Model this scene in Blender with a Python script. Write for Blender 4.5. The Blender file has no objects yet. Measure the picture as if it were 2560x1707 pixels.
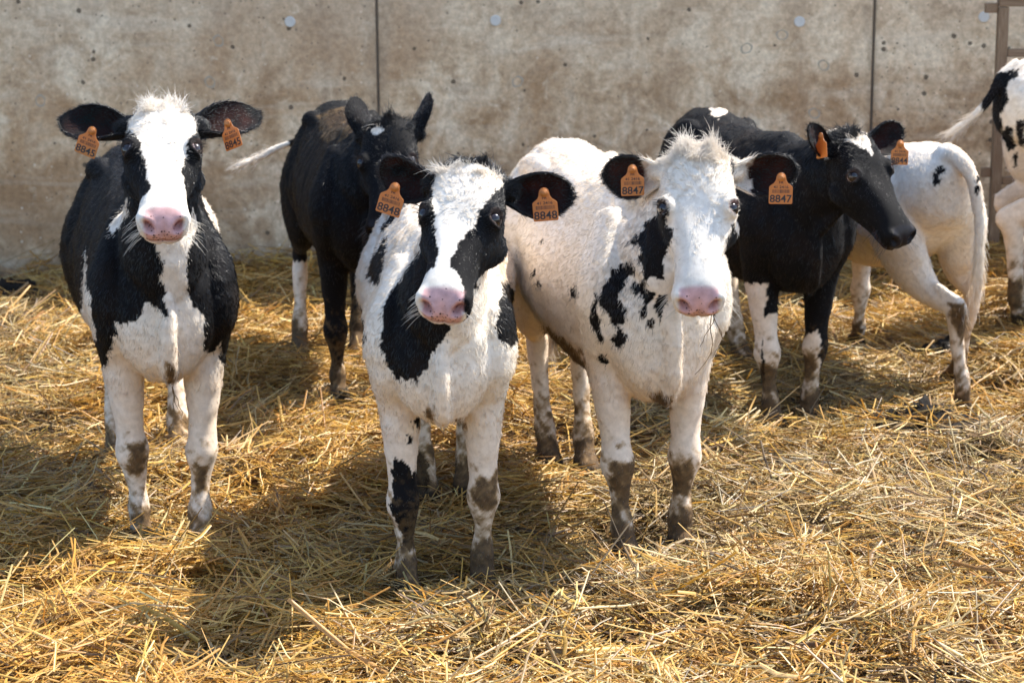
import bpy, math, random, numpy as np
from mathutils import Vector, Matrix, Euler
R = math.radians
rng = np.random.default_rng(7)
random.seed(7)
SC = bpy.context.scene
COL = SC.collection

# ---------------------------------------------------------------- camera
cam_d = bpy.data.cameras.new('camera'); cam = bpy.data.objects.new('camera', cam_d); COL.objects.link(cam)
cam.location = (0, 0, 1.5)
cam.rotation_euler = Euler((R(90 - 11.664), R(0.35), 0), 'XYZ')
cam_d.sensor_width = 36; cam_d.lens = 70.0; cam_d.clip_start = 0.05; cam_d.clip_end = 2000
cam_d.dof.use_dof = True; cam_d.dof.focus_distance = 4.5; cam_d.dof.aperture_fstop = 6.3
SC.camera = cam
# ---------------------------------------------------------------- light
SUN_EL, SUN_AZ = R(54), R(30)            # azimuth measured from +X (right) towards +Y (behind the wall)
sdir = Vector((math.cos(SUN_EL)*math.cos(SUN_AZ), math.cos(SUN_EL)*math.sin(SUN_AZ), math.sin(SUN_EL)))
W = bpy.data.worlds.new('World'); SC.world = W; W.use_nodes = True
wn = W.node_tree; bg = wn.nodes['Background']
sky = wn.nodes.new('ShaderNodeTexSky'); sky.sky_type = 'NISHITA'; sky.sun_disc = False
sky.sun_elevation = SUN_EL; sky.sun_rotation = R(90) - SUN_AZ
wn.links.new(sky.outputs[0], bg.inputs[0]); bg.inputs[1].default_value = 0.15
sl = bpy.data.lights.new('sun', 'SUN'); sl.energy = 4.2; sl.angle = R(0.55); sl.color = (1.0, 0.95, 0.86)
so = bpy.data.objects.new('sun', sl); COL.objects.link(so); so.location = (6, 2, 9)
so.rotation_euler = sdir.to_track_quat('Z', 'Y').to_euler()
SC.view_settings.view_transform = 'Standard'; SC.view_settings.look = 'None'
SC.view_settings.gamma = 1.0; SC.view_settings.exposure = 1.40
SC.render.engine = 'CYCLES'
SC.cycles.use_denoising = True
SC.cycles.max_bounces = 7; SC.cycles.diffuse_bounces = 4; SC.cycles.glossy_bounces = 2
SC.cycles.transmission_bounces = 3; SC.cycles.transparent_max_bounces = 4
SC.cycles.caustics_reflective = False; SC.cycles.caustics_refractive = False

# ---------------------------------------------------------------- helpers
def tag(o, label=None, cat=None, group=None, kind=None):
    if label: o['label'] = label
    if cat: o['category'] = cat
    if group: o['group'] = group
    if kind: o['kind'] = kind
    return o
def empty(name, loc=(0,0,0)):
    o = bpy.data.objects.new(name, None); COL.objects.link(o); o.location = loc
    o.empty_display_size = 0.1
    return o
def mesh_obj(name, v, f, mat=None, parent=None, smooth=False, mats=None, loc=None):
    me = bpy.data.meshes.new(name)
    me.from_pydata([tuple(map(float, p)) for p in v], [], [tuple(map(int, q)) for q in f]); me.update()
    o = bpy.data.objects.new(name, me); COL.objects.link(o)
    if mat: me.materials.append(mat)
    if smooth: me.polygons.foreach_set('use_smooth', np.ones(len(me.polygons), bool))
    if parent: o.parent = parent
    if loc is not None: o.location = loc
    return o
def fast_mesh(name, V, F, k):
    """V (n,3), F (m,k) numpy -> mesh"""
    me = bpy.data.meshes.new(name)
    me.vertices.add(len(V)); me.vertices.foreach_set('co', np.ascontiguousarray(V, np.float32).ravel())
    me.loops.add(F.size); me.loops.foreach_set('vertex_index', np.ascontiguousarray(F, np.int32).ravel())
    me.polygons.add(len(F)); me.polygons.foreach_set('loop_start', np.arange(0, F.size, k, dtype=np.int32))
    me.update(calc_edges=True)
    return me
def smooth01(a, b, x):
    t = np.clip((x-a)/(b-a), 0, 1); return t*t*(3-2*t)
_ph = np.random.default_rng(3).uniform(0, 6.28, (12, 3)); _dr = np.random.default_rng(4).normal(size=(12, 3))
_dr /= np.linalg.norm(_dr, axis=1)[:, None]
def noise3(p, freq, seed=0):
    """cheap smooth noise in about -1..1"""
    s = np.zeros(len(p))
    for i in range(8):
        j = (i+seed) % 12
        w = freq*(0.7+0.13*i)
        q = p*w + 1.7*np.sin(p[:, [1, 2, 0]]*w*0.83 + _ph[j] + seed)
        s += np.sin(q@_dr[j]*1.6 + _ph[j, 0] + seed*1.37)
    return s/4.0
def gz(x, y):
    x = np.asarray(x, float); y = np.asarray(y, float)
    g = 0.05*smooth01(4.9, 7.2, y) + 0.13*smooth01(1.1, 2.1, x)*smooth01(6.4, 8.2, y) + 0.035*smooth01(7.6, 8.6, y)
    g = g + 0.012*np.sin(x*2.3+1.1*np.sin(y*1.7))*np.sin(y*2.9+0.8*np.sin(x*3.1)) + 0.010*np.sin(x*5.7+y*1.3+2)*np.sin(y*6.1-x*2.1)
    return g
class N:
    """tiny node helper"""
    def __init__(s, name, clear_rough=0.8):
        s.m = bpy.data.materials.new(name); s.m.use_nodes = True; s.t = s.m.node_tree
        s.b = s.t.nodes['Principled BSDF']; s.b.inputs['Roughness'].default_value = clear_rough
    def n(s, typ, **kw):
        nd = s.t.nodes.new(typ)
        for k, v in kw.items():
            if k.startswith('i_'): nd.inputs[int(k[2:]) if k[2:].isdigit() else k[2:].replace('_', ' ')].default_value = v
            else: setattr(nd, k, v)
        return nd
    def l(s, a, b): s.t.links.new(a, b)
    def ramp(s, fac, stops, interp='LINEAR'):
        r = s.n('ShaderNodeValToRGB'); r.color_ramp.interpolation = interp
        e = r.color_ramp.elements
        while len(e) < len(stops): e.new(0.5)
        for x, (p, c) in zip(e, stops): x.position = p; x.color = c if len(c) == 4 else (*c, 1)
        s.l(fac, r.inputs[0]); return r.outputs[0]
    def mix(s, fac, a, b, typ='MIX'):
        m = s.n('ShaderNodeMixRGB', blend_type=typ)
        for i, x in ((0, fac), (1, a), (2, b)):
            if hasattr(x, 'links'): s.l(x, m.inputs[i])
            else: m.inputs[i].default_value = x if i == 0 else ((*x, 1) if len(x) == 3 else x)
        return m.outputs[0]
    def noise(s, scale, detail=4, rough=0.55, vec=None, dist=0.0):
        n = s.n('ShaderNodeTexNoise'); n.inputs['Scale'].default_value = scale; n.inputs['Detail'].default_value = detail
        n.inputs['Roughness'].default_value = rough; n.inputs['Distortion'].default_value = dist
        if vec is not None: s.l(vec, n.inputs['Vector'])
        return n.outputs['Fac']
    def math(s, op, a, b=None, clamp=False):
        m = s.n('ShaderNodeMath', operation=op, use_clamp=clamp)
        for i, x in ((0, a), (1, b)):
            if x is None: continue
            if hasattr(x, 'links'): s.l(x, m.inputs[i])
            else: m.inputs[i].default_value = x
        return m.outputs[0]
    def bump(s, h, strength=0.3, dist=0.01):
        b = s.n('ShaderNodeBump'); b.inputs['Strength'].default_value = strength; b.inputs['Distance'].default_value = dist
        s.l(h, b.inputs['Height']); s.l(b.outputs[0], s.b.inputs['Normal'])
    def base(s, c): s.l(c, s.b.inputs['Base Color'])
def box_vf(x0, x1, y0, y1, z0, z1, c=0.0):
    v = [(x0,y0,z0),(x1,y0,z0),(x1,y1,z0),(x0,y1,z0),(x0,y0,z1),(x1,y0,z1),(x1,y1,z1),(x0,y1,z1)]
    f = [(0,3,2,1),(4,5,6,7),(0,1,5,4),(1,2,6,5),(2,3,7,6),(3,0,4,7)]
    return v, f
def bevel(o, w, seg=2):
    m = o.modifiers.new('bevel', 'BEVEL'); m.width = w; m.segments = seg; m.limit_method = 'ANGLE'
    return o

# ---------------------------------------------------------------- ground
def make_ground():
    xs = np.concatenate([[-300,-120,-50,-25,-14,-9,-6.5], np.arange(-5, 5.01, 0.06), [6.5,9,14,25,50,120,300]])
    ys = np.concatenate([[-300,-120,-50,-20,-8,-3,0,1.5,2.4], np.arange(3.0, 8.81, 0.06), [9.5,11,15,25,50,120,300]])
    X, Y = np.meshgrid(xs, ys)
    near = ((np.abs(X) < 7) & (Y > 1) & (Y < 10))
    Z = np.where(near, gz(X, Y), gz(np.clip(X, -3, 3), np.clip(Y, 3, 8.8))*np.exp(-0.05*np.maximum(np.abs(X)-5, 0)))
    Z = Z - 0.060
    V = np.stack([X.ravel(), Y.ravel(), Z.ravel()], 1)
    nx, ny = len(xs), len(ys)
    i = np.arange(nx*ny).reshape(ny, nx)
    F = np.stack([i[:-1, :-1].ravel(), i[:-1, 1:].ravel(), i[1:, 1:].ravel(), i[1:, :-1].ravel()], 1)
    me = fast_mesh('ground', V, F, 4); me.polygons.foreach_set('use_smooth', np.ones(len(F), bool))
    o = bpy.data.objects.new('ground', me); COL.objects.link(o); tag(o, kind='structure')
    k = N('litter', 0.95)
    tc = k.n('ShaderNodeTexCoord'); mp = k.n('ShaderNodeMapping'); k.l(tc.outputs['Object'], mp.inputs[0]); mp.inputs['Scale'].default_value = (1, 1, 1)
    a = k.noise(3.0, 6, .6, mp.outputs[0]); b = k.noise(60, 5, .7, mp.outputs[0], 1.5)
    c = k.ramp(b, [(.30, (.018,.012,.008)), (.5, (.06,.04,.02)), (.72, (.19,.12,.05))])
    c2 = k.mix(k.ramp(a, [(.45, (0,0,0)), (.65, (1,1,1))]), c, (.09,.06,.035))
    k.base(c2); k.bump(b, .8, .02)
    me.materials.append(k.m)
make_ground()

# ---------------------------------------------------------------- straw bedding (one uncountable mass)
def straw_material():
    k = N('straw', 0.42)
    at = k.n('ShaderNodeAttribute'); at.attribute_name = 'col'
    tc = k.n('ShaderNodeTexCoord')
    n = k.noise(220, 2, .5, tc.outputs['Object'])
    c = k.mix(1.0, at.outputs['Color'], k.ramp(n, [(.25, (.72,.68,.62)), (.75, (1.08,1.06,1.02))]), 'MULTIPLY')
    k.base(c); k.b.inputs['Specular IOR Level'].default_value = 0.45
    tr = k.n('ShaderNodeBsdfTranslucent'); k.l(c, tr.inputs[0])
    ms = k.n('ShaderNodeMixShader'); ms.inputs[0].default_value = 0.22
    k.l(k.b.outputs[0], ms.inputs[1]); k.l(tr.outputs[0], ms.inputs[2])
    k.l(ms.outputs[0], k.t.nodes['Material Output'].inputs[0])
    return k.m
STRAW = straw_material()
WY = 8.5
SOILED = [(1.235,5.83,.30),(.78,5.43,.11),(-2.02,7.95,.14),(1.50,6.78,.12),(.15,4.35,.10),(.62,4.02,.12),(-.62,3.95,.13),(1.9,6.5,.2),(-1.5,5.9,.12),(1.35,4.9,.09)]
FEET = []     # filled by the calves: straw is pressed down round the hooves
def strands(name, cx, cy, cz, yaw, pitch, L, wid, bend, col, seg=2):
    """V-section stalks, numpy -> mesh"""
    n = len(cx); k = seg+1
    s = np.linspace(-.5, .5, k)
    d = np.stack([np.cos(yaw)*np.cos(pitch), np.sin(yaw)*np.cos(pitch), np.sin(pitch)], 1)
    side = np.stack([-np.sin(yaw), np.cos(yaw), np.zeros(n)], 1)
    roll = rng.uniform(-.9, .9, n)
    upv = np.cross(d, side)
    sd = side*np.cos(roll)[:, None] + upv*np.sin(roll)[:, None]
    nr = np.cross(d, sd); nr *= np.sign(nr[:, 2:3]+1e-9)
    c = np.stack([cx, cy, cz], 1)
    bd = (side*np.cos(bend[1])[:, None] + np.array([0, 0, 1.])*np.sin(bend[1])[:, None])*bend[0][:, None]
    P = np.zeros((n, k, 3, 3))
    for j, t in enumerate(s):
        ctr = c + d*(L*t)[:, None] + bd*(L*(t*t-.1))[:, None]
        w = (wid*(1.0 if 0 < j < k-1 else .8))[:, None]
        P[:, j, 0] = ctr - sd*w*.5
        P[:, j, 1] = ctr + nr*w*.33
        P[:, j, 2] = ctr + sd*w*.5
    V = P.reshape(-1, 3)
    b0 = (np.arange(n)*k*3)[:, None]
    fs = []
    for j in range(seg):
        for q in (0, 1):
            fs.append(np.stack([b0[:, 0]+j*3+q, b0[:, 0]+j*3+q+1, b0[:, 0]+(j+1)*3+q+1, b0[:, 0]+(j+1)*3+q], 1))
    F = np.stack(fs, 1).reshape(-1, 4)
    me = fast_mesh(name, V, F, 4)
    a = me.attributes.new('col', 'FLOAT_COLOR', 'POINT')
    C4 = np.ones((n, k*3, 4), np.float32); C4[:, :, :3] = col[:, None, :]
    a.data.foreach_set('color', C4.ravel())
    me.materials.append(STRAW)
    return me
def straw_colors(x, y, n, old=0.0):
    pal = np.array([[.54,.345,.095],[.59,.40,.140],[.48,.265,.055],[.44,.34,.18],[.32,.245,.14],[.26,.15,.05],[.70,.56,.30],[.11,.07,.035]])
    P = np.stack([x, y, np.zeros(n)], 1)
    g = noise3(P, 1.25, 2)*.8 + noise3(P, 3.3, 5)*.45
    base = np.array([.23,.17,.20,.11,.08,.10,.08,.03])
    gold = np.array([.32,.13,.38,.02,.01,.09,.04,.01])
    grey = np.array([.07,.12,.05,.22,.24,.13,.10,.08])
    wg = smooth01(.0, .6, g)[:, None]; wo = smooth01(-.1, .6, -g+old)[:, None]
    w = base*(1-wg)*(1-wo) + gold*wg + grey*wo
    cw = np.cumsum(w/w.sum(1, keepdims=True), 1)
    idx = (rng.random(n)[:, None] > cw).sum(1).clip(0, 7)
    c = pal[idx]*np.array([1.02,.97,.82])*rng.uniform(.72, 1.2, (n, 1))*(1+rng.normal(0, .04, (n, 3)))
    return np.clip(c, .01, .8)
def make_straw():
    def field(n, hw_extra):
        y = rng.uniform(3.1, 8.5, n); x = rng.uniform(-1, 1, n)*(0.262*y+hw_extra)
        return x, y
    # main stalks
    n = 150000
    x, y = field(n, .75)
    # gather two thirds of the stalks into loose locks that lie together
    nl = 5200; lx, ly = field(nl, .75); la = rng.uniform(0, 6.28, nl); lz = rng.random(nl)**1.6*.065; lt = rng.normal(0, .16, nl)
    li = rng.integers(0, nl, n); lock = rng.random(n) < .66
    r1 = rng.normal(0, .055, n); r2 = rng.normal(0, .022, n)
    x = np.where(lock, lx[li]+np.cos(la[li])*r1-np.sin(la[li])*r2, x); y = np.where(lock, ly[li]+np.sin(la[li])*r1+np.cos(la[li])*r2, y)
    P = np.stack([x, y, np.zeros(n)], 1)
    yaw = np.where(lock, la[li]+rng.normal(0, .42, n), rng.uniform(0, 6.28, n))
    L = rng.gamma(4.0, .027, n).clip(.03, .32)
    pitch = np.where(lock, lt[li], 0)+rng.normal(0, .16, n); st = rng.random(n) < .045; pitch[st] = rng.uniform(-.9, .9, st.sum())
    hump = .036*np.clip(noise3(P, 3.6, 7), -1, 1) + .030*np.clip(noise3(P, 8, 9), -1, 1)
    z = gz(x, y) - .034 + rng.random(n)**1.5*.06 + np.where(lock, lz[li], .0) + hump + np.abs(np.sin(pitch))*L*.25
    trod = np.zeros(n)
    nearfoot = np.zeros(n)
    for fx, fy in FEET: nearfoot = np.maximum(nearfoot, np.exp(-(((x-fx)**2+(np.where(y < fy, .55, 1)*(y-fy))**2)/.030)))
    z -= nearfoot*(np.maximum(hump, 0)+np.where(lock, lz[li], 0)*.7+.008)
    for fx, fy in FEET:
        d2 = (x-fx)**2+(y-fy)**2; z -= .025*np.exp(-d2/.007); trod = np.maximum(trod, .8*np.exp(-d2/.009))
    for fx, fy, fr in SOILED:
        d2 = ((x-fx)**2+((y-fy)*1.4)**2)/fr**2; z -= .055*np.exp(-d2*1.2); trod = np.maximum(trod, np.exp(-d2*.9))
    y = np.minimum(y, WY-.05-np.abs(np.sin(yaw))*L*.5)
    wid = rng.uniform(.0020, .0062, n)*np.where(rng.random(n) < .06, rng.uniform(1.4, 2.3, n), 1)
    bend = (rng.normal(0, .28, n), rng.uniform(-1.2, 1.2, n))
    SCOL = straw_colors(x, y, n)
    # low-lying and trodden stalks are soiled
    soil = np.clip(trod+.35*smooth01(.0, 1., noise3(P, 1.9, 11)), 0, .85)*(rng.random(n) < .75)
    SCOL = SCOL*(1-soil[:, None])+np.array([.075,.05,.026])*soil[:, None]
    me = strands('straw_bedding', x, y, z, yaw, pitch, L, wid, bend, SCOL, 2)
    # short chaff
    m = 60000
    x, y = field(m, .75); P = np.stack([x, y, np.zeros(m)], 1)
    hump = .034*np.clip(noise3(P, 3.6, 7), -1, 1) + .026*np.clip(noise3(P, 9, 9), -1, 1)
    z = gz(x, y) - .026 + rng.random(m)*.040 + hump
    me2 = strands('chaff', x, y, z, rng.uniform(0, 6.28, m), rng.normal(0, .35, m), rng.uniform(.012, .05, m), rng.uniform(.0015, .004, m),
                  (rng.normal(0, .2, m), rng.uniform(-1, 1, m)), straw_colors(x, y, m)*.95, 1)
    for nm, me_, lab in (('straw_bedding', me, 'loose golden straw covering the whole pen floor'), ('straw_chaff', me2, 'short broken bits of straw scattered through the bedding')):
        o = bpy.data.objects.new(nm, me_); COL.objects.link(o); tag(o, lab, 'straw', kind='stuff')

# ---------------------------------------------------------------- concrete wall
def make_wall():
    k = N('concrete', 0.9)
    tc = k.n('ShaderNodeTexCoord'); v = tc.outputs['Object']
    sep = k.n('ShaderNodeSeparateXYZ'); k.l(v, sep.inputs[0])
    big = k.noise(1.3, 5, .6, v, .6); mid = k.noise(5.5, 6, .65, v, .4); fine = k.noise(38, 6, .7, v)
    mp = k.n('ShaderNodeMapping'); k.l(v, mp.inputs[0]); mp.inputs['Scale'].default_value = (1, 1, .22)
    streak = k.noise(7, 5, .6, mp.outputs[0], .3)
    mp2 = k.n('ShaderNodeMapping'); k.l(v, mp2.inputs[0]); mp2.inputs['Scale'].default_value = (.25, 1, 1.4)
    hz = k.noise(6, 4, .6, mp2.outputs[0], .4)
    m2 = k.noise(11, 7, .72, v, .8)
    c = k.ramp(mid, [(.36, (.25,.17,.10)), (.48, (.40,.305,.21)), (.62, (.55,.475,.375))])
    c = k.mix(k.ramp(big, [(.45, (0,0,0)), (.60, (.80,.80,.80))]), c, (.27,.165,.085))
    c = k.mix(k.ramp(m2, [(.52, (0,0,0)), (.66, (.60,.60,.60))]), c, (.21,.135,.08))
    c = k.mix(k.ramp(m2, [(.30, (.55,.55,.55)), (.42, (0,0,0))]), c, (.56,.50,.42))
    c = k.mix(k.ramp(streak, [(.55, (0,0,0)), (.72, (.65,.65,.65))]), c, (.19,.115,.06))
    c = k.mix(k.ramp(hz, [(.54, (0,0,0)), (.72, (.55,.55,.55))]), c, (.50,.45,.385))
    # grime bleeding from the panel joints
    fx = k.math('SUBTRACT', k.math('FRACT', k.math('ADD', k.math('DIVIDE', k.math('ADD', sep.outputs[0], .573), 2.1), .5)), .5)
    dj = k.math('ADD', k.math('MULTIPLY', k.math('ABSOLUTE', fx), 2.1), k.math('MULTIPLY', k.math('SUBTRACT', streak, .5), .28))
    jr = k.n('ShaderNodeMapRange'); jr.inputs[1].default_value = .055; jr.inputs[2].default_value = -.01; k.l(dj, jr.inputs[0])
    c = k.mix(k.math('MULTIPLY', jr.outputs[0], .6), c, (.13,.085,.05))
    # splash zone with muck low on the wall
    zz = k.math('ADD', sep.outputs[2], k.math('MULTIPLY', k.math('SUBTRACT', mid, .5), .7))
    low = k.n('ShaderNodeMapRange'); low.inputs[1].default_value = .62; low.inputs[2].default_value = .02; k.l(zz, low.inputs[0])
    c = k.mix(k.math('MULTIPLY', low.outputs[0], .62), c, (.15,.105,.07))
    up = k.n('ShaderNodeMapRange'); up.inputs[1].default_value = .62; up.inputs[2].default_value = 1.25; k.l(zz, up.inputs[0])
    c = k.mix(k.math('MULTIPLY', up.outputs[0], .45), c, (.44,.41,.36))
    # pock marks and flecks
    for sc, th, amt, colr in ((17, .13, .85, (.055,.042,.032)), (44, .15, .65, (.085,.065,.05)), (27, .11, .5, (.55,.51,.45))):
        vo = k.n('ShaderNodeTexVoronoi'); vo.inputs['Scale'].default_value = sc; vo.inputs['Randomness'].default_value = 1.0
        k.l(v, vo.inputs['Vector'])
        sel = k.n('ShaderNodeSeparateColor'); k.l(vo.outputs['Color'], sel.inputs[0])
        keep = k.math('GREATER_THAN', sel.outputs[0], .60)
        rad = k.math('MULTIPLY', sel.outputs[1], th*1.4)
        dd = k.math('ADD', vo.outputs['Distance'], k.math('MULTIPLY', k.math('SUBTRACT', fine, .5), .16))
        spot = k.math('MULTIPLY', keep, k.math('LESS_THAN', dd, rad))
        c = k.mix(k.math('MULTIPLY', spot, amt), c, colr)
    c = k.mix(.8, c, k.ramp(fine, [(.28, (.62,.58,.53)), (.72, (1.34,1.32,1.30))]), 'MULTIPLY')
    c = k.mix(1.0, c, (1.56,1.44,1.26), 'MULTIPLY')
    k.base(c); k.bump(k.math('ADD', fine, k.math('MULTIPLY', mid, 1.5)), .35, .012)
    concrete = k.m
    kp = N('plug_white', .6); kp.base(kp.ramp(kp.noise(60, 3), [(.3, (.50,.475,.43)), (.7, (.66,.63,.58))])); plug = kp.m
    kr = N('mortar_pale', .9); kr.base(kr.ramp(kr.noise(80, 4), [(.3, (.30,.24,.17)), (.7, (.50,.43,.34))])); rim = kr.m
    root = empty('concrete_wall', (0, WY, 0))
    tag(root, 'tall stained concrete panel wall behind the calves', 'wall')
    seams = [-0.573 + 2.1*i for i in range(-6, 7)]
    holes = [(.02,.87),(1.283,.728),(-1.286,.876),(-2.01,.802),(.989,1.004),(1.318,.931),(1.139,1.059),(-1.244,1.049)]
    cz = []
    for i in range(len(seams)-1):
        a, b = seams[i]+.005, seams[i+1]-.005
        off = ((i*37) % 7-3)*.0012
        v_, f_ = box_vf(a, b, off, .22+off, -.25, 2.55)
        p = mesh_obj('wall_panel', v_, f_, concrete, root); bevel(p, .006, 2)
        hh = [h for h in holes if a < h[0] < b]
        if hh:
            vv, ff = [], []
            for (hx, hz) in hh:
                n0 = len(vv); n = 14
                for (yy, r) in ((-.05, .0155), (.045, .0105)):
                    for q in range(n):
                        an = 2*math.pi*q/n; rr = r*(1+.16*math.sin(3*an+hx*9))
                        vv.append((hx+rr*math.cos(an), yy, hz+rr*math.sin(an)))
                ff += [tuple(n0+q for q in range(n)), tuple(n0+n+q for q in reversed(range(n)))]
                ff += [(n0+q, n0+n+q, n0+n+(q+1) % n, n0+(q+1) % n) for q in range(n)]
            cut = mesh_obj('cutter', vv, ff)
            import bmesh
            bm = bmesh.new(); bm.from_mesh(cut.data); bmesh.ops.recalc_face_normals(bm, faces=bm.faces); bm.to_mesh(cut.data); bm.free()
            md = p.modifiers.new('holes', 'BOOLEAN'); md.operation = 'DIFFERENCE'; md.object = cut; md.solver = 'EXACT'
            dg = bpy.context.evaluated_depsgraph_get(); nm = bpy.data.meshes.new_from_object(p.evaluated_get(dg))
            p.modifiers.clear(); p.data = nm
            cm = cut.data; bpy.data.objects.remove(cut); bpy.data.meshes.remove(cm)
            for (hx, hz) in hh:        # pale mortar ring round each tie hole
                rv, rf = [], []; n = 28
                for q in range(n):
                    an = 2*math.pi*q/n; w1 = 1+.12*math.sin(2*an+hx*7)+.05*math.sin(5*an)
                    for (r, yy) in ((.0165, .001), (.020*w1, -.0018), (.027*w1, .0015)):
                        rv.append((hx+r*math.cos(an), yy+off, hz+r*math.sin(an)))
                rf = [((q*3+j), (q*3+j+1), ((q+1) % n*3+j+1), ((q+1) % n*3+j)) for q in range(n) for j in (0, 1)]
                mesh_obj('tie_hole_rim', rv, rf, rim, root, True)
    for (px, pz) in ((-.939,1.126),(-.072,1.126),(1.211,1.113),(1.987,1.128)):
        i = max(j for j in range(len(seams)) if seams[j] < px); off = ((i*37) % 7-3)*.0012
        n = 24; v_ = [(px, -.006+off, pz)]; f_ = []
        for q in range(n):
            an = 2*math.pi*q/n
            for r, yy in ((.012, -.004), (.019, -.006), (.0225, -.005), (.0235, .004)):
                v_.append((px+r*math.cos(an), yy+off, pz+r*math.sin(an)))
        for q in range(n):
            a = 1+q*4; b = 1+((q+1) % n)*4
            f_.append((0, b, a))
            for j in range(3): f_.append((a+j, b+j, b+j+1, a+j+1))
        mesh_obj('tie_hole_plug', v_, f_, plug, root, True)
    for s in seams[1:-1]:               # dark joint filler set back in each seam
        v_, f_ = box_vf(s-.0048, s+.0048, .0075, .2, -.25, 2.54)
        kj = bpy.data.materials.get('joint_dark')
        if not kj:
            kk = N('joint_dark', .95); kk.base(kk.ramp(kk.noise(30, 3), [(.3, (.05,.038,.028)), (.7, (.19,.145,.10))])); kj = kk.m
        mesh_obj('joint_strip', v_, f_, kj, root)
make_wall()

# ---------------------------------------------------------------- tubular gate by the wall on the right
def make_gate():
    k = N('rusty_steel', .75)
    n = k.noise(14, 6, .65); k.base(k.ramp(n, [(.3, (.10,.055,.028)), (.5, (.20,.125,.07)), (.72, (.33,.25,.17))])); k.bump(n, .3, .004)
    gx, gy = 1.985, 8.16; g0 = float(gz(gx, gy))-.03
    root = empty('tubular_gate', (gx, gy, g0)); tag(root, 'rusty square steel gate frame standing in front of the wall', 'gate')
    def bar(name, x0, x1, y0, y1, z0, z1):
        v, f = box_vf(x0, x1, y0, y1, z0, z1); o = mesh_obj(name, v, f, k.m, root); bevel(o, .004, 2); return o
    h = 1.235-g0
    bar('post', -.021, .021, -.021, .021, -.1, h-.052)
    bar('rail', -.021, 2.6, -.024, .024, h-.05, h)
    for zz in (.30, .56, .82): bar('rail', .0215, 2.57, -.016, .016, zz, zz+.032)
    bar('post', 2.571, 2.61, -.021, .021, -.1, h-.052)
    v, f = box_vf(-.075, -.022, -.010, .010, h-.075, h-.035); hg = mesh_obj('hinge', v, f, k.m, root); bevel(hg, .004)
    v, f = box_vf(-.062, -.022, -.010, .010, .33, .37); hg = mesh_obj('hinge', v, f, k.m, root); bevel(hg, .004)
make_gate()
# ---------------------------------------------------------------- calves
WHITE = np.array([.76,.72,.655]); BLACK = np.array([.0042,.0039,.0045]); DIRT = np.array([.092,.052,.022]); PINK = np.array([.62,.38,.36])
BROWNBLK = np.array([.010,.0065,.005]); HOOF = np.array([.045,.032,.02])
def coat_material():
    k = N('calf_hide', .75)
    at = k.n('ShaderNodeAttribute'); at.attribute_name = 'coat'
    no = k.n('ShaderNodeAttribute'); no.attribute_name = 'nose'
    hc = k.n('ShaderNodeAttribute'); hc.attribute_name = 'headco'
    vo = k.n('ShaderNodeTexVoronoi'); vo.inputs['Scale'].default_value = 165; k.l(hc.outputs['Vector'], vo.inputs['Vector'])
    sc = k.n('ShaderNodeSeparateColor'); k.l(vo.outputs['Color'], sc.inputs[0])
    nf = k.n('ShaderNodeSeparateColor'); k.l(no.outputs['Color'], nf.inputs[0])
    keep = k.math('LESS_THAN', sc.outputs[0], nf.outputs[1])
    spot = k.math('MULTIPLY', keep, k.math('LESS_THAN', vo.outputs['Distance'], k.math('ADD', .18, k.math('MULTIPLY', sc.outputs[1], .25))))
    n1 = k.noise(300, 2, .6, hc.outputs['Vector']); n2 = k.noise(55, 4, .6, hc.outputs['Vector'])
    c = k.mix(1.0, at.outputs['Color'], k.ramp(n2, [(.3, (.86,.84,.82)), (.7, (1.08,1.08,1.08))]), 'MULTIPLY')
    c = k.mix(spot, c, (.02,.014,.014)); k.base(c)
    rr = k.n('ShaderNodeMapRange'); k.l(nf.outputs[0], rr.inputs[0]); rr.inputs[3].default_value = .78; rr.inputs[4].default_value = .38
    k.l(rr.outputs[0], k.b.inputs['Roughness'])
    k.b.inputs['Specular IOR Level'].default_value = .12
    k.b.inputs['Sheen Weight'].default_value = .02; k.b.inputs['Sheen Roughness'].default_value = .4
    k.bump(n1, .25, .0015)
    # thin ears let the sun through
    tr = k.n('ShaderNodeBsdfTranslucent'); k.l(k.mix(1.0, (.55,.13,.07), c, 'ADD'), tr.inputs[0])
    ms = k.n('ShaderNodeMixShader'); k.l(k.math('MULTIPLY', nf.outputs[2], .17), ms.inputs[0])
    k.l(k.b.outputs[0], ms.inputs[1]); k.l(tr.outputs[0], ms.inputs[2]); k.l(ms.outputs[0], k.t.nodes['Material Output'].inputs[0])
    return k.m
def fur_material():
    k = N('calf_fur', .32)
    at = k.n('ShaderNodeAttribute'); at.attribute_name = 'coat'
    k.base(at.outputs['Color']); k.b.inputs['Specular IOR Level'].default_value = .62
    tr = k.n('ShaderNodeBsdfTranslucent'); k.l(at.outputs['Color'], tr.inputs[0])
    ms = k.n('ShaderNodeMixShader'); ms.inputs[0].default_value = .30
    k.l(k.b.outputs[0], ms.inputs[1]); k.l(tr.outputs[0], ms.inputs[2]); k.l(ms.outputs[0], k.t.nodes['Material Output'].inputs[0])
    return k.m
HIDE, FUR = coat_material(), fur_material()
def eye_material():
    k = N('wet_eye', .06)
    at = k.n('ShaderNodeAttribute'); at.attribute_name = 'iris'
    k.base(k.ramp(at.outputs['Fac'], [(.0, (.008,.006,.007)), (.50, (.012,.008,.008)), (.56, (.022,.011,.007)), (.84, (.016,.008,.006)), (.91, (.22,.16,.15)), (1, (.55,.45,.43))]))
    k.b.inputs['Specular IOR Level'].default_value = .6
    return k.m
EYE = eye_material()
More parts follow.
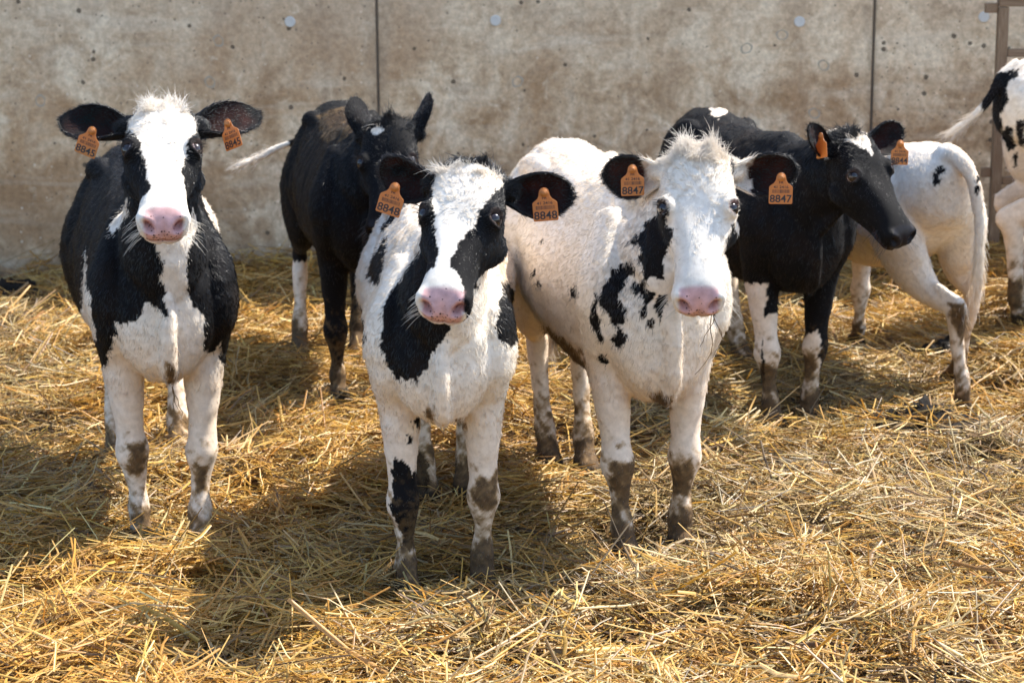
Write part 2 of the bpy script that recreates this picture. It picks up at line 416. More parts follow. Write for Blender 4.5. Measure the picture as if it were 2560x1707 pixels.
def tag_materials():
    k = N('tag_orange', .42)
    n = k.noise(90, 4); k.base(k.ramp(n, [(.3, (.46,.165,.035)), (.7, (.60,.235,.055))]))
    k.b.inputs['Subsurface Weight'].default_value = 0.0
    tr = k.n('ShaderNodeBsdfTranslucent'); tr.inputs[0].default_value = (.85,.30,.05,1)
    ms = k.n('ShaderNodeMixShader'); ms.inputs[0].default_value = .22
    k.l(k.b.outputs[0], ms.inputs[1]); k.l(tr.outputs[0], ms.inputs[2]); k.l(ms.outputs[0], k.t.nodes['Material Output'].inputs[0])
    i = N('tag_ink', .6); i.b.inputs['Base Color'].default_value = (.028,.022,.02,1)
    return k.m, i.m
TAG, INK = tag_materials()

def resample(P, ra, rb, sub):
    P = np.asarray(P, float); A = np.column_stack([P, ra, rb]); n = len(A); out = []
    for i in range(n-1):
        p0, p1, p2, p3 = A[max(i-1, 0)], A[i], A[i+1], A[min(i+2, n-1)]
        for j in range(sub):
            t = j/sub
            out.append(.5*((2*p1)+(-p0+p2)*t+(2*p0-5*p1+4*p2-p3)*t*t+(-p0+3*p1-3*p2+p3)*t**3))
    out.append(A[-1]); out = np.array(out)
    out[:, 3:] = np.maximum(out[:, 3:], .002)
    return out[:, :3], out[:, 3], out[:, 4]
def tube(parts, P, ra, rb, side, seg=20, sub=4):
    P, ra, rb = resample(P, ra, rb, sub); n = len(P)
    T = np.gradient(P, axis=0); T /= np.linalg.norm(T, axis=1)[:, None]+1e-9
    side = np.broadcast_to(np.asarray(side, float), P.shape)
    sd = side - (side*T).sum(1)[:, None]*T; sd /= np.linalg.norm(sd, axis=1)[:, None]+1e-9
    up = np.cross(T, sd)
    th = np.arange(seg)*2*np.pi/seg
    V = P[:, None]+sd[:, None]*(ra[:, None]*np.cos(th))[..., None]+up[:, None]*(rb[:, None]*np.sin(th))[..., None]
    grid(parts, V)
def grid(parts, V):
    n, seg = V.shape[:2]
    v = list(V.reshape(-1, 3)); f = []
    for i in range(n-1):
        for j in range(seg):
            f.append((i*seg+j, i*seg+(j+1) % seg, (i+1)*seg+(j+1) % seg, (i+1)*seg+j))
    v.append(V[0].mean(0)); a = len(v)-1; v.append(V[-1].mean(0)); b = a+1
    for j in range(seg):
        f.append((a, (j+1) % seg, j)); f.append((b, (n-1)*seg+j, (n-1)*seg+(j+1) % seg))
    A = np.asarray(v); vol = sum(float(A[q[0]]@np.cross(A[q[1]], A[q[2]])+(A[q[0]]@np.cross(A[q[2]], A[q[3]]) if len(q) == 4 else 0)) for q in f)
    if vol < 0: f = [q[::-1] for q in f]
    parts.append((v, f))
TORSO = np.array([ # y, top, bottom, half width, top narrowing
 (-.160,.680,.560,.030,.0),(-.150,.730,.510,.075,.0),(-.12,.800,.470,.118,.15),(-.07,.865,.448,.142,.30),(.0,.920,.440,.155,.38),(.08,.950,.435,.166,.42),
 (.18,.945,.425,.178,.36),(.32,.930,.420,.192,.28),(.48,.928,.425,.204,.24),(.62,.938,.452,.199,.22),(.74,.955,.51,.186,.20),
 (.84,.965,.56,.184,.22),(.93,.955,.62,.165,.28),(1.0,.925,.66,.125,.3),(1.04,.885,.70,.07,.2),(1.05,.85,.74,.03,.0)])
HEAD = np.array([ # t, half width, dorsal, ventral, jaw factor, exponent
 (-.022,.022,-.045,-.085,1,2),(-.012,.046,-.022,-.10,.95,2.1),(.008,.066,-.006,-.125,.9,2.2),(.035,.082,.005,-.155,.75,2.4),(.07,.092,.009,-.185,.6,2.6),
 (.11,.097,.008,-.205,.5,2.8),(.15,.101,.004,-.215,.47,2.8),(.18,.099,.0,-.217,.47,2.8),(.215,.089,-.003,-.212,.5,2.7),(.25,.077,-.005,-.196,.55,2.5),(.285,.067,-.006,-.178,.62,2.4),
 (.32,.061,-.006,-.159,.72,2.4),(.35,.061,-.007,-.144,.8,2.4),(.378,.066,-.010,-.133,.85,2.5),(.40,.068,-.017,-.120,.86,2.6),(.42,.064,-.030,-.114,.86,2.6),(.433,.053,-.044,-.104,.88,2.5),(.440,.034,-.056,-.092,.95,2.2)])
def interp_rows(T, xs): return np.stack([np.interp(xs, T[:, 0], T[:, i]) for i in range(1, T.shape[1])], 1)
def csm(T, n):
    """smooth resample of table rows"""
    P, a, b = resample(np.column_stack([T[:, 0], T[:, 1], T[:, 2]]), T[:, 1]*0+1, T[:, 1]*0+1, n)
    P2, a, b = resample(T[:, 3:6] if T.shape[1] > 5 else np.column_stack([T[:, 3], T[:, 4], T[:, 4]]), T[:, 1]*0+1, T[:, 1]*0+1, n)
    return np.column_stack([P, P2[:, :T.shape[1]-3]])
def polydist(P, poly):
    """signed distance (negative inside)"""
    poly = np.asarray(poly, float); n = len(poly); d = np.full(len(P), 1e9); ins = np.zeros(len(P), bool)
    for i in range(n):
        a, b = poly[i], poly[(i+1) % n]; e = b-a; w = P-a
        t = np.clip((w@e)/(e@e+1e-12), 0, 1); q = w-t[:, None]*e
        d = np.minimum(d, (q*q).sum(1))
        c = ((a[1] > P[:, 1]) != (b[1] > P[:, 1])) & (P[:, 0] < (b[0]-a[0])*(P[:, 1]-a[1])/(b[1]-a[1]+1e-12)+a[0])
        ins ^= c
    d = np.sqrt(d); return np.where(ins, -d, d)

class Calf:
    def __init__(s, **k): s.__dict__.update(k); s.build()
    # frames
    def lw(s, p):   # body frame -> world
        p = np.asarray(p, float)*s.S; c, q = math.cos(R(s.psi)), math.sin(R(s.psi))
        return np.stack([s.O[0]+c*p[..., 0]-q*p[..., 1], s.O[1]+q*p[..., 0]+c*p[..., 1], s.z0+p[..., 2]], -1)
    def wl(s, p):
        p = np.asarray(p, float); dx, dy = p[..., 0]-s.O[0], p[..., 1]-s.O[1]; c, q = math.cos(R(s.psi)), math.sin(R(s.psi))
        return np.stack([c*dx+q*dy, -q*dx+c*dy, p[..., 2]-s.z0], -1)/s.S
    def hw(s, p): return s.poll+(np.asarray(p, float)*s.HS)@s.HB      # head frame (u,t,w) -> world
    def wh(s, p): return (np.asarray(p, float)-s.poll)@s.HB.T/s.HS
    def build(s):
        s.z0 = float(gz(*s.O))-.035
        s.poll = np.array(s.poll, float)
        h = np.array([math.sin(R(s.hyaw)), -math.cos(R(s.hyaw)), 0]); up = np.array([0, 0, 1.])
        t = h*math.sin(R(s.pitch))-up*math.cos(R(s.pitch)); w = h*math.cos(R(s.pitch))+up*math.sin(R(s.pitch))
        u = np.cross(w, t); u = u if u[0]*math.cos(R(s.hyaw))+u[1]*math.sin(R(s.hyaw)) > 0 else -u
        r = R(s.roll); t, u = t*math.cos(r)+u*math.sin(r), u*math.cos(r)-t*math.sin(r)
        s.HB = np.stack([u, t, w]); s.HS = s.S*getattr(s, 'hs', .915)
        s.root = empty(s.name, (s.O[0], s.O[1], s.z0)); tag(s.root, s.label, 'calf', 'young cattle standing in the straw pen')
        s.org = np.array([s.O[0], s.O[1], s.z0])
        s.xl = s.lw((1, 0, 0))-s.lw((0, 0, 0)); s.xl /= np.linalg.norm(s.xl)
        parts = []; S = s.S
        s.feetl = []
        # trunk
        T = csm(TORSO, 3); th = np.arange(28)*2*np.pi/28
        co, si = np.cos(th), np.sin(th); ce = np.sign(co)*np.abs(co)**.88; se = np.sign(si)*np.abs(si)**.92
        T[:, 2] += s.chest*smooth01(.45, .05, T[:, 0])
        mid = T[:, 1]*.44+T[:, 2]*.56; top = T[:, 1]-mid; bot = mid-T[:, 2]
        zz = mid[:, None]+np.where(se > 0, top[:, None]*se, bot[:, None]*se)
        xx = T[:, 3:4]*ce*(1-T[:, 4:5]*np.clip(se, 0, 1)**1.5)*(1-.30*smooth01(.22, -.02, T[:, 0:1])*np.clip(-se, 0, 1)**1.3)
        sway = getattr(s, 'sway', 0.0)
        V = np.stack([xx+sway*T[:, 0:1]**2, np.broadcast_to(T[:, 0:1], xx.shape), zz], -1); grid(parts, s.lw(V))
        # hip points, withers and shoulder mass
        for sg in (-1, 1):
            tube(parts, s.lw([(sg*.06,.60,.87),(sg*.105,.75,.893),(sg*.112,.81,.886),(sg*.07,.93,.85)]), np.array([.02,.038,.038,.02])*S, np.array([.02,.034,.034,.02])*S, (0,0,1), 12, 3)
        # neck and dewlap
        hb = s.hw((0,.095,-.115)); n1 = s.lw((0,-.03,.765)); n0 = s.lw((0,.12,.72))
        n2 = n1*.52+hb*.48+np.array([0,0,.012]); he = s.hw((0,.16,-.10))
        tube(parts, [n0, n1, n2, hb, he], np.array([.10,.112,.090,.078,.05])*S, np.array([.17,.172,.132,.108,.06])*S, s.xl, 24, 5)
        thr = s.hw((0,.17,-.185)); m1 = s.lw((0,-.150,.66))
        dw = getattr(s, 'dewlap', 1.0)
        tube(parts, [thr, thr*.55+m1*.45, m1, s.lw((0,-.158,.59+s.chest*.5)), s.lw((0,-.130,.500+s.chest)), s.lw((0,-.06,.475+s.chest))], np.array([.018,.020,.022,.023,.024,.02])*S*dw, np.array([.03,.04,.042,.042,.040,.02])*S*dw, s.xl, 16, 4)
        # fore legs
        for i, sg in ((0, -1), (1, 1)):
            fw = np.array([s.feet[i][0], s.feet[i][1], float(gz(*s.feet[i]))-.030]); f = s.wl(fw); FEET.append(s.feet[i]); s.feetl.append(f)
            elb = np.array([sg*.108, .035, .53]); kn = f+(elb-f)*np.array([.45,.45,0]); kn[2] = f[2]+.245; kn[1] -= .012
            L = lambda a, b, q: np.asarray(a)*(1-q)+np.asarray(b)*q
            P = [(sg*.085,.08,.86),(sg*.118,.035,.74),(sg*.128,-.01,.65),elb,L(elb,kn,.42),L(elb,kn,.78),kn,L(kn,f,.22),L(kn,f,.42),L(kn,f,.62)+np.array([0,-.004,0]),
                 L(kn,f,.78)+np.array([0,-.012,0]),L(kn,f,.90)+np.array([0,-.022,0]),f+np.array([0,-.030,.0]),f+np.array([0,-.030,-.004])]
            ra = np.array([.03,.056,.063,.058,.0465,.0350,.0425,.0280,.0225,.0305,.0275,.037,.043,.03])*S
            rb = np.array([.06,.105,.105,.082,.056,.043,.048,.036,.030,.038,.034,.048,.058,.03])*S
            tube(parts, s.lw(P), ra, rb, s.xl, 20, 4)
        # hind legs
        for i, sg in ((2, -1), (3, 1)):
            fw = np.array([s.feet[i][0], s.feet[i][1], float(gz(*s.feet[i]))-.030]); f = s.wl(fw); FEET.append(s.feet[i]); s.feetl.append(f)
            hip = np.array([sg*.115,.86,.80]); sti = np.array([sg*.150,.70,.57]); hk = np.array([f[0]*.75+sg*.10*.25, .95+(f[1]-.86)*.5, f[2]+.375])
            P = [hip, hip*.5+sti*.5+np.array([sg*.012,.035,0]), sti*.62+hk*.38+np.array([0,.03,.02]), sti*.3+hk*.7, hk+np.array([0,.022,.035]), hk, hk*.75+f*.25+np.array([0,-.004,-.01]), hk*.5+f*.5, hk*.3+f*.7, hk*.2+f*.8+np.array([0,-.006,0]), hk*.1+f*.9+np.array([0,-.016,0]), f+np.array([0,-.03,0]), f+np.array([0,-.03,-.004])]
            ra = np.array([.060,.085,.070,.040,.026,.031,.026,.0235,.031,.029,.037,.043,.03])*S
            rb = np.array([.110,.150,.118,.056,.040,.046,.034,.030,.037,.034,.046,.056,.03])*S
            tube(parts, s.lw(P), ra, rb, s.xl, 20, 4)
            ht = hk+np.array([0,.046,.052])
            tube(parts, s.lw([hk+np.array([0,.0,-.02]), hk+np.array([0,.030,.025]), ht, sti*.35+hk*.65+np.array([0,.050,.03])]), np.array([.014,.017,.014,.010])*S, np.array([.016,.019,.015,.012])*S, s.xl, 10, 3)
            tube(parts, s.lw([hip, sti+np.array([0,-.02,.06]), sti+np.array([-sg*.03,-.03,-.02])]), np.array([.06,.06,.03])*S, np.array([.12,.10,.05])*S, s.xl, 16, 4)
        # tail
        tp = s.lw(s.tail) if s.tail is not None else s.lw([(0,.97,.925),(0,1.035,.915),(0,1.075,.84),(0,1.08,.70),(.005,1.07,.52),(.008,1.065,.40),(.01,1.06,.30)])
        m = len(tp); s.tailp = tp
        tube(parts, tp, np.interp(np.linspace(0,1,m), [0,.2,.6,.85,1], [.036,.022,.013,.015,.005])*S*s.tailr, np.interp(np.linspace(0,1,m), [0,.2,.6,.85,1], [.032,.020,.012,.014,.005])*S*s.tailr, (1,.3,.1), 12, 4)
        # head
        H = csm(HEAD, 3); ns = 40; th = np.arange(ns)*2*np.pi/ns
        c0, s0 = np.cos(th), np.sin(th)
        e = 2/H[:, 5:6]
        ce = np.sign(c0)*np.abs(c0)**e; se = np.sign(s0)*np.abs(s0)**e
        d, v = H[:, 2:3], H[:, 3:4]
        cw = d*.62+v*.38
        ww = np.where(se > 0, cw+(d-cw)*se, cw+(cw-v)*se)
        fr = np.clip((ww-v)/(d-v), 0, 1)
        uu = H[:, 1:2]*ce*(H[:, 4:5]+(1-H[:, 4:5])*smooth01(.0, .62, fr))
        # temples pinch above the orbit line on the forehead side
        V = np.stack([uu, np.broadcast_to(H[:, 0:1], uu.shape), ww], -1); grid(parts, s.hw(V))
        for sg in (-1, 1):   # orbits, cheeks, ear roots, nostril wings
            def blob(pts, r): tube(parts, s.hw(pts), np.array(r)*s.HS, np.array(r)*s.HS, s.HB[2], 14, 3)
            blob([(sg*.060,.135,-.020),(sg*.077,.165,-.022),(sg*.068,.20,-.024)], [.012,.028,.010])
            blob([(sg*.05,.14,-.13),(sg*.066,.18,-.125),(sg*.05,.245,-.11)], [.03,.045,.02])
            blob([(sg*.05,.03,-.06),(sg*.088,.038,-.068),(sg*.118,.034,-.075)], [.035,.030,.019])
            blob([(sg*.030,.375,-.040),(sg*.046,.402,-.044),(sg*.040,.425,-.056)], [.015,.026,.012])
        v_all, f_all = [], []
        for v_, f_ in parts:
            o_ = len(v_all); v_all += [tuple(p-s.org) for p in np.asarray(v_)]; f_all += [tuple(q+o_ for q in x) for x in f_]
        tmp = mesh_obj('tmp', v_all, f_all)
        md = tmp.modifiers.new('r', 'REMESH'); md.mode = 'VOXEL'; md.voxel_size = s.vox; md.use_smooth_shade = True
        ms = tmp.modifiers.new('s', 'SMOOTH'); ms.factor = .5; ms.iterations = int(8 if s.vox < .006 else 5)
        dg = bpy.context.evaluated_depsgraph_get(); me = bpy.data.meshes.new_from_object(tmp.evaluated_get(dg)); tm = tmp.data
        bpy.data.objects.remove(tmp); bpy.data.meshes.remove(tm); me.name = s.name+'_body'
        n = len(me.vertices); co = np.empty(n*3, np.float32); me.vertices.foreach_get('co', co); co = co.reshape(-1, 3).astype(float)+s.org
        no = np.empty(n*3, np.float32); me.vertices.foreach_get('normal', no); no = no.reshape(-1, 3).astype(float)
        co = s.sculpt(co, no)
        F = np.empty(len(me.loops), np.int32); me.loops.foreach_get('vertex_index', F); F = F.reshape(-1, 4)
        bpy.data.meshes.remove(me)
        nb = len(co)
        V, Q, ein = [co], [F], [np.zeros(nb)]
        off = nb
        for e_ in s.ears:
            ev, ef, ei = s.ear(*e_); V.append(ev); Q.append(ef+off); ein.append(ei); off += len(ev)
        V = np.concatenate(V); Q = np.concatenate(Q); s.ein = np.concatenate(ein)
        me = fast_mesh(s.name+'_body', V-s.org, Q, 4); me.polygons.foreach_set('use_smooth', np.ones(len(Q), bool))
        me.materials.append(HIDE)
        body = bpy.data.objects.new('body', me); COL.objects.link(body); body.parent = s.root
        col, bare, nose, spot = s.pattern(V, s.ein)
        a = me.attributes.new('coat', 'FLOAT_COLOR', 'POINT'); a.data.foreach_set('color', np.column_stack([col, np.ones(len(V))]).astype(np.float32).ravel())
        a = me.attributes.new('nose', 'FLOAT_COLOR', 'POINT'); a.data.foreach_set('color', np.column_stack([nose, spot, np.clip(s.ein, 0, 1), np.ones(len(V))]).astype(np.float32).ravel())
        a = me.attributes.new('headco', 'FLOAT_VECTOR', 'POINT'); a.data.foreach_set('vector', s.wh(V).astype(np.float32).ravel())
        s.V = V; s.Q = Q
        s.eyes(); (s.fur() if s.hairs else None); s.tags()
    def sculpt(s, co, no):
        h = s.wh(co); u, t, w = h.T; HS = s.HS
        inh = (t > -.03) & (t < .46) & (np.abs(u) < .13) & (w > -.23)
        d = np.zeros(len(co))
        au = np.abs(u)
        # nostrils: comma slits on the front corners
        a = (au-.037)*.80+(t-.418)*-.35+(w+.045)*.60; b = (au-.037)*-.62+(w+.045)*.78
        rr = (a/.017)**2+(b/.0085)**2
        nm = inh & (t > .375) & (w > -.085)
        d -= np.where(nm, .026*np.exp(-rr**1.5*.8), 0)
        d += np.where(nm, .004*np.exp(-(np.sqrt(rr)-1.7)**2/.25), 0)
        d -= np.where(inh & (t > .40), .004*np.exp(-(u/.006)**2)*smooth01(.415, .43, t), 0)
        # mouth line and chin
        ml = w-np.interp(t, [.30,.36,.42,.45], [-.094,-.090,-.088,-.086]); 
        d -= np.where(inh, .008*np.exp(-(ml/.0045)**2)*smooth01(.315, .345, t), 0)
        # muzzle pad step
        # eyes: socket and lids
        for sg in (-1, 1):
            e = np.array([sg*.0925,.170,-.013]); ax = np.array([sg*.70,.03,.71]); ax /= np.linalg.norm(ax)
            tv = np.array([0,1.,0]); tv -= ax*(tv@ax); tv /= np.linalg.norm(tv); sv = np.cross(ax, tv)
            q = h-e; qa = q@tv; qb = q@sv; qd = q@ax
            rr = np.sqrt((qa/.0150)**2+(qb/.0205)**2); m = inh & (qd > -.03) & (rr < 3)
            d += np.where(m, .0050*np.exp(-((rr-1.25)/.30)**2)-.016*smooth01(1.08, .75, rr), 0)
            # tear groove in front of the eye, brow ridge
            d -= np.where(m | inh, .005*np.exp(-((au-.074)/.012)**2-((t-.212)/.020)**2-((w+.02)/.03)**2), 0)*(.5)
            d += np.where(inh, .006*np.exp(-((au-.080)/.016)**2-((t-.140)/.016)**2-((w+.008)/.02)**2), 0)*.5
        # forehead dish and nose bridge planes
        d -= np.where(inh & (w > -.03), .004*np.exp(-(u/.03)**2-((t-.19)/.05)**2), 0)
        d += np.where(inh & (w > -.04), .005*np.exp(-(u/.035)**2-((t-.01)/.03)**2), 0)
        # jaw and cheek planes
        d -= np.where(inh, .007*np.exp(-((t-.28)/.03)**2-((w+.075)/.035)**2), 0)
        out = co+no*(d*HS)[:, None]
        l = s.wl(co); z = l[:, 2]
        bumps = .0028*noise3(l, 16, 3)+.0015*noise3(l, 45, 6)
        msk = np.where(inh, .15, 1.0)
        # flat knee front, ribs
        rib = .0009*np.sin(l[:, 1]*75+l[:, 2]*12)*smooth01(.22, .35, l[:, 1])*smooth01(.72, .6, l[:, 1])*smooth01(.45, .6, z)
        out += no*((bumps*msk+rib)*s.S)[:, None]
        # cleft in each hoof
        for f in s.feetl:
            q = l-f; m = (q[:, 2] < .06) & (np.abs(q[:, 0]) < .06) & (np.abs(q[:, 1]+.03) < .09)
            dd = .010*np.exp(-(q[:, 0]/.006)**2)*smooth01(.055, .03, q[:, 2])*smooth01(-.045, -.065, q[:, 1])
            out -= no*(np.where(m, dd, 0)*s.S)[:, None]
        return out
    def ear(s, sg, dr, op, Ls=1.0, curl=1.0):
        """leaf-shaped cupped ear: sg side, dr axis and op opening direction in the head frame"""
        base = np.array([sg*.082,.036,-.070]); dr = np.array(dr, float); dr /= np.linalg.norm(dr)
        op = np.array(op, float); op -= dr*(op@dr); op /= np.linalg.norm(op); ac = np.cross(dr, op)
        if ac[1] < 0: ac = -ac            # ac points down the face
        nl, nw = 26, 17; L = .212*Ls
        l = 1-(1-np.linspace(0, 1, nl))**1.5; sv = np.linspace(-1, 1, nw)
        Wd = np.interp(l, [0,.12,.28,.45,.62,.78,.88,.94,.975,.99,1], [.026,.032,.045,.054,.056,.049,.040,.030,.020,.013,.004])
        cup = np.interp(l, [0,.2,.5,.8,1], [.050,.046,.030,.014,.002])*curl
        Lg, Sg = np.meshgrid(l, sv, indexing='ij')
        ang = Sg*1.15*np.minimum(1, cup[:, None]/.03+.35)
        acr = .90*Wd[:, None]*np.sin(ang)/np.maximum(np.sin(1.15*np.minimum(1, cup[:, None]/.03+.35)), .5)*.98
        dep = cup[:, None]*(1-np.cos(ang))*1.5
        asym = .012*np.sin(np.pi*Lg)*np.where(Sg > 0, 1, .4)*Sg
        bow = -.018*Lg**2
        P = base+dr*(L*Lg)[..., None]+ac*(acr+asym+(.006-.02*Lg**2*0))[..., None]+op*(dep-cup[:, None]*.55+bow)[..., None]
        du = np.gradient(P, axis=0); dv = np.gradient(P, axis=1); nr = np.cross(du, dv); nr /= np.linalg.norm(nr, axis=-1)[..., None]+1e-9
        if (nr*op).sum(-1).mean() < 0: nr = -nr
        thk = .0032*(1-.6*np.abs(Sg)**3)*(1-.5*Lg)+.0012
        A = P+nr*thk[..., None]; B = P-nr*thk[..., None]
        V = np.concatenate([A.reshape(-1, 3), B.reshape(-1, 3)]); m = nl*nw
        i = np.arange(m).reshape(nl, nw); q = lambda k: np.stack([k[:-1, :-1].ravel(), k[:-1, 1:].ravel(), k[1:, 1:].ravel(), k[1:, :-1].ravel()], 1)
        fa = q(i); fb = q(i+m)[:, ::-1]
        rim = np.concatenate([i[:, 0], i[-1, 1:], i[::-1, -1][1:], i[0, ::-1][1:]])
        r2 = np.roll(rim, -1); fr = np.stack([r2, rim, rim+m, r2+m], 1)
        F = np.concatenate([fa, fb, fr])
        # orient: check one face of A against op
        a, b, c_ = V[fa[200][0]], V[fa[200][1]], V[fa[200][2]]
        if np.cross(b-a, c_-a)@op < 0: F = F[:, ::-1]
        inner = (1-np.abs(Sg)**2.5)*smooth01(.10, .30, Lg)*smooth01(.98, .80, Lg)*.85+.15
        ei = np.concatenate([inner.ravel(), np.full(m, .12)])
        s.__dict__.setdefault('earpt', []).append((base, dr, op, ac, L))
        return s.hw(V), F, ei
    def proj(s, l):
        k = s.view; return np.stack([l[:, 0]-l[:, 1]*k[0], l[:, 2]-l[:, 1]*k[1]], 1)
    def pattern(s, P, ein=None, jit=0.0):
        """coat colour at world points P; everything is defined in the calf's own body and head frames"""
        n = len(P); l = s.wl(P); h = s.wh(P); u, t, w = h.T
        j1 = np.stack([noise3(l, 60, 1), noise3(l, 60, 4)], 1)*.006+np.stack([noise3(l, 190, 2), noise3(l, 190, 8)], 1)*.003
        if jit: j1 = j1+rng.normal(0, jit, (n, 2))
        ishead = (t > -.035) & (t < .47) & (np.abs(u) < .135) & (w > np.interp(t, [-.04,.0,.08,.16,.22,.28,.33,.38,.45], [-.06,-.075,-.10,-.17,-.225,-.20,-.165,-.14,-.125])) & (w < .08)
        q = s.proj(l)+j1
        K = np.full(n, 1.0 if s.basec == 'k' else 0.0)
        dirt = np.zeros(n)
        pn = noise3(l, 28, 5)
        for kind, poly in s.body_pat:
            if kind == 'd':
                dd = polydist(q, poly); dirt = np.maximum(dirt, smooth01(.012, -.016, dd+pn*.006))
            else:
                K = np.where(polydist(q, poly) < 0, 1.0 if kind == 'k' else 0.0, K)
        for kind, c, r in getattr(s, 'blobs', []):       # ellipsoid patches in the body frame
            e = ((l-np.array(c))/np.array(r)); dd = np.linalg.norm(e, axis=1)+noise3(l, 18, 2)*.22+noise3(l, 50, 7)*.08
            if kind == 'd': dirt = np.maximum(dirt, smooth01(1.15, .75, dd))
            else: K = np.where(dd < 1, 1.0 if kind == 'k' else 0.0, K)
        hq = h[:, :2]+j1*.7
        Kh = np.full(n, 1.0 if s.headc == 'k' else 0.0)
        for kind, poly in s.head_pat: Kh = np.where(polydist(hq, poly) < 0, 1.0 if kind == 'k' else 0.0, Kh)
        K = np.where(ishead, Kh, K)
        if ein is not None:
            e = ein > 0
            eu = np.abs(u)
            K = np.where(e, np.where(eu < s.earwhite+j1[:, 0], 0.0, 1.0), K)
        col = BLACK+(WHITE-BLACK)*(1-K)[:, None]
        # warm cast and grime on white hair, sun-bleached brown on some black
        g = np.clip(.5+.5*noise3(l, 5, 3), 0, 1)*.5+np.clip(.5+.5*noise3(l, 22, 1), 0, 1)*.5
        col = np.where((K < .5)[:, None], col*(1-(.10+.10*s.grime)*g[:, None]*np.array([.35,.75,1.3])), col+(BROWNBLK-BLACK)*smooth01(.55, .9, g)[:, None])
        g2 = np.clip(.5+.6*noise3(l, 4.2, 8)+.35*smooth01(.75, .40, l[:, 2]), 0, 1)[:, None]*np.where(ishead, .35, 1.0)[:, None]
        col = np.where((K < .5)[:, None], col*(1-g2*np.array([.03,.12,.19])), col)
        # muck on lower legs and belly
        zf = np.min([l[:, 2]-f[2]+50*np.maximum(0, np.hypot(l[:, 0]-f[0], l[:, 1]-f[1])-.16) for f in s.feetl], 0)
        dirt = np.maximum(dirt, smooth01(.16, .07, zf+pn*.05+noise3(l, 60, 10)*.035)*min(1, s.muck*1.25))
        dirt = np.maximum(dirt, smooth01(.34, .14, zf+noise3(l, 70, 9)*.10)*s.muck*.55)
        nd = noise3(l, 95, 4)*.5+noise3(l, 260, 7)*.35
        dk = smooth01(.35, 1.0, dirt+nd*.45)[:, None]
        dc = np.array([.30,.185,.080])*(1-dk)+np.array([.072,.038,.012])*dk*(.75+.6*np.clip(.5+noise3(l, 150, 9), 0, 1))[:, None]
        dirt = (smooth01(.10, .65, dirt+np.where(dirt > .02, nd*.35, 0))*.96)[:, None]*np.where(K > .5, .35, 1.0)[:, None]
        col = col*(1-dirt)+dc*dirt
        hoof = smooth01(.050, .040, zf)[:, None]; col = col*(1-hoof)+HOOF*hoof
        # bare skin: nose pad, lips, eye rims
        front = smooth01(.380, .396, t-np.abs(u)*.06+np.clip(-w-.03, 0, .1)*.12)*smooth01(-.094, -.088, w)*smooth01(.054, .045, np.abs(u)+np.clip(-w-.06, 0, 1)*.35)
        nose = np.where(ishead, front, 0.0)
        hole = np.exp(-((( np.abs(u)-.037)*.80+(t-.418)*-.35+(w+.045)*.60)/.015)**2-((( np.abs(u)-.037)*-.62+(w+.045)*.78)/.008)**2)
        nc = np.array(s.nosec)*(.92+.12*noise3(l, 80, 3))[:, None]
        nc = nc*(1-.86*hole[:, None]*np.array([.75,1,1]))
        col = col*(1-nose[:, None])+nc*nose[:, None]
        lip = np.where(ishead, np.exp(-((w-np.interp(t, [.30,.36,.42,.45], [-.094,-.090,-.088,-.086]))/.006)**2)*smooth01(.33, .37, t), 0)[:, None]
        col = col*(1-lip*.8)+np.array([.30,.13,.09])*lip*.8*(1 if s.nosec[0] > .2 else .15)
        spot = np.where(ishead, smooth01(-.040, -.075, w)*smooth01(.050, .02, np.abs(u))*.80+.10, 0)*nose*(1 if s.nosec[0] > .2 else 0)
        rim = np.zeros(n)
        for sg in (-1, 1):
            e = np.array([sg*.0945,.170,-.012]); rim = np.maximum(rim, np.where(ishead, smooth01(.030, .022, np.linalg.norm((h-e)*np.array([1,1.25,1]), axis=1)), 0))
        col = col*(1-rim[:, None])+np.where((K > .5)[:, None], np.array([.060,.042,.036]), np.array([.20,.11,.10]))*rim[:, None]
        if ein is not None:
            ei = np.clip((ein-.15)/.85, 0, 1)[:, None]*(ein > .14)[:, None]
            streak = (.5+.5*noise3(h, 38, 6))[:, None]
            col = col*(1-ei*streak*.75)+np.array([.045,.014,.011])*ei*streak*.75
        bare = np.maximum(np.maximum(nose, rim), hoof[:, 0])
        return np.clip(col, 0, 1), bare, np.maximum(nose, rim*.6), spot
    def eyes(s):
        for sg in (-1, 1):
            c = s.hw((sg*.0805,.170,-.0250)); r = .0222*s.HS
            ax = np.array([sg*s.gaze[0],s.gaze[1],s.gaze[2]]); ax = ax/np.linalg.norm(ax); ax = ax@s.HB
            nu, nv = 20, 14; v, it = [], []
            side = np.cross(ax, [0,0,1.]); side /= np.linalg.norm(side); up = np.cross(side, ax)
            for i in range(nv+1):
                p = math.pi*i/nv
                for j in range(nu):
                    a = 2*math.pi*j/nu
                    rr = r*(1+.06*math.exp(-(p/.5)**2))
                    v.append(c-s.org+rr*(ax*math.cos(p)+math.sin(p)*(side*math.cos(a)*1.0+up*math.sin(a)))); it.append(min(1, p/1.18*(1+.10*math.cos(2*a))))
            f = [(i*nu+j, i*nu+(j+1) % nu, (i+1)*nu+(j+1) % nu, (i+1)*nu+j) for i in range(nv) for j in range(nu)]
            o = mesh_obj('eye', v, f, EYE, s.root, True)
            at = o.data.attributes.new('iris', 'FLOAT', 'POINT'); at.data.foreach_set('value', np.array(it, np.float32))
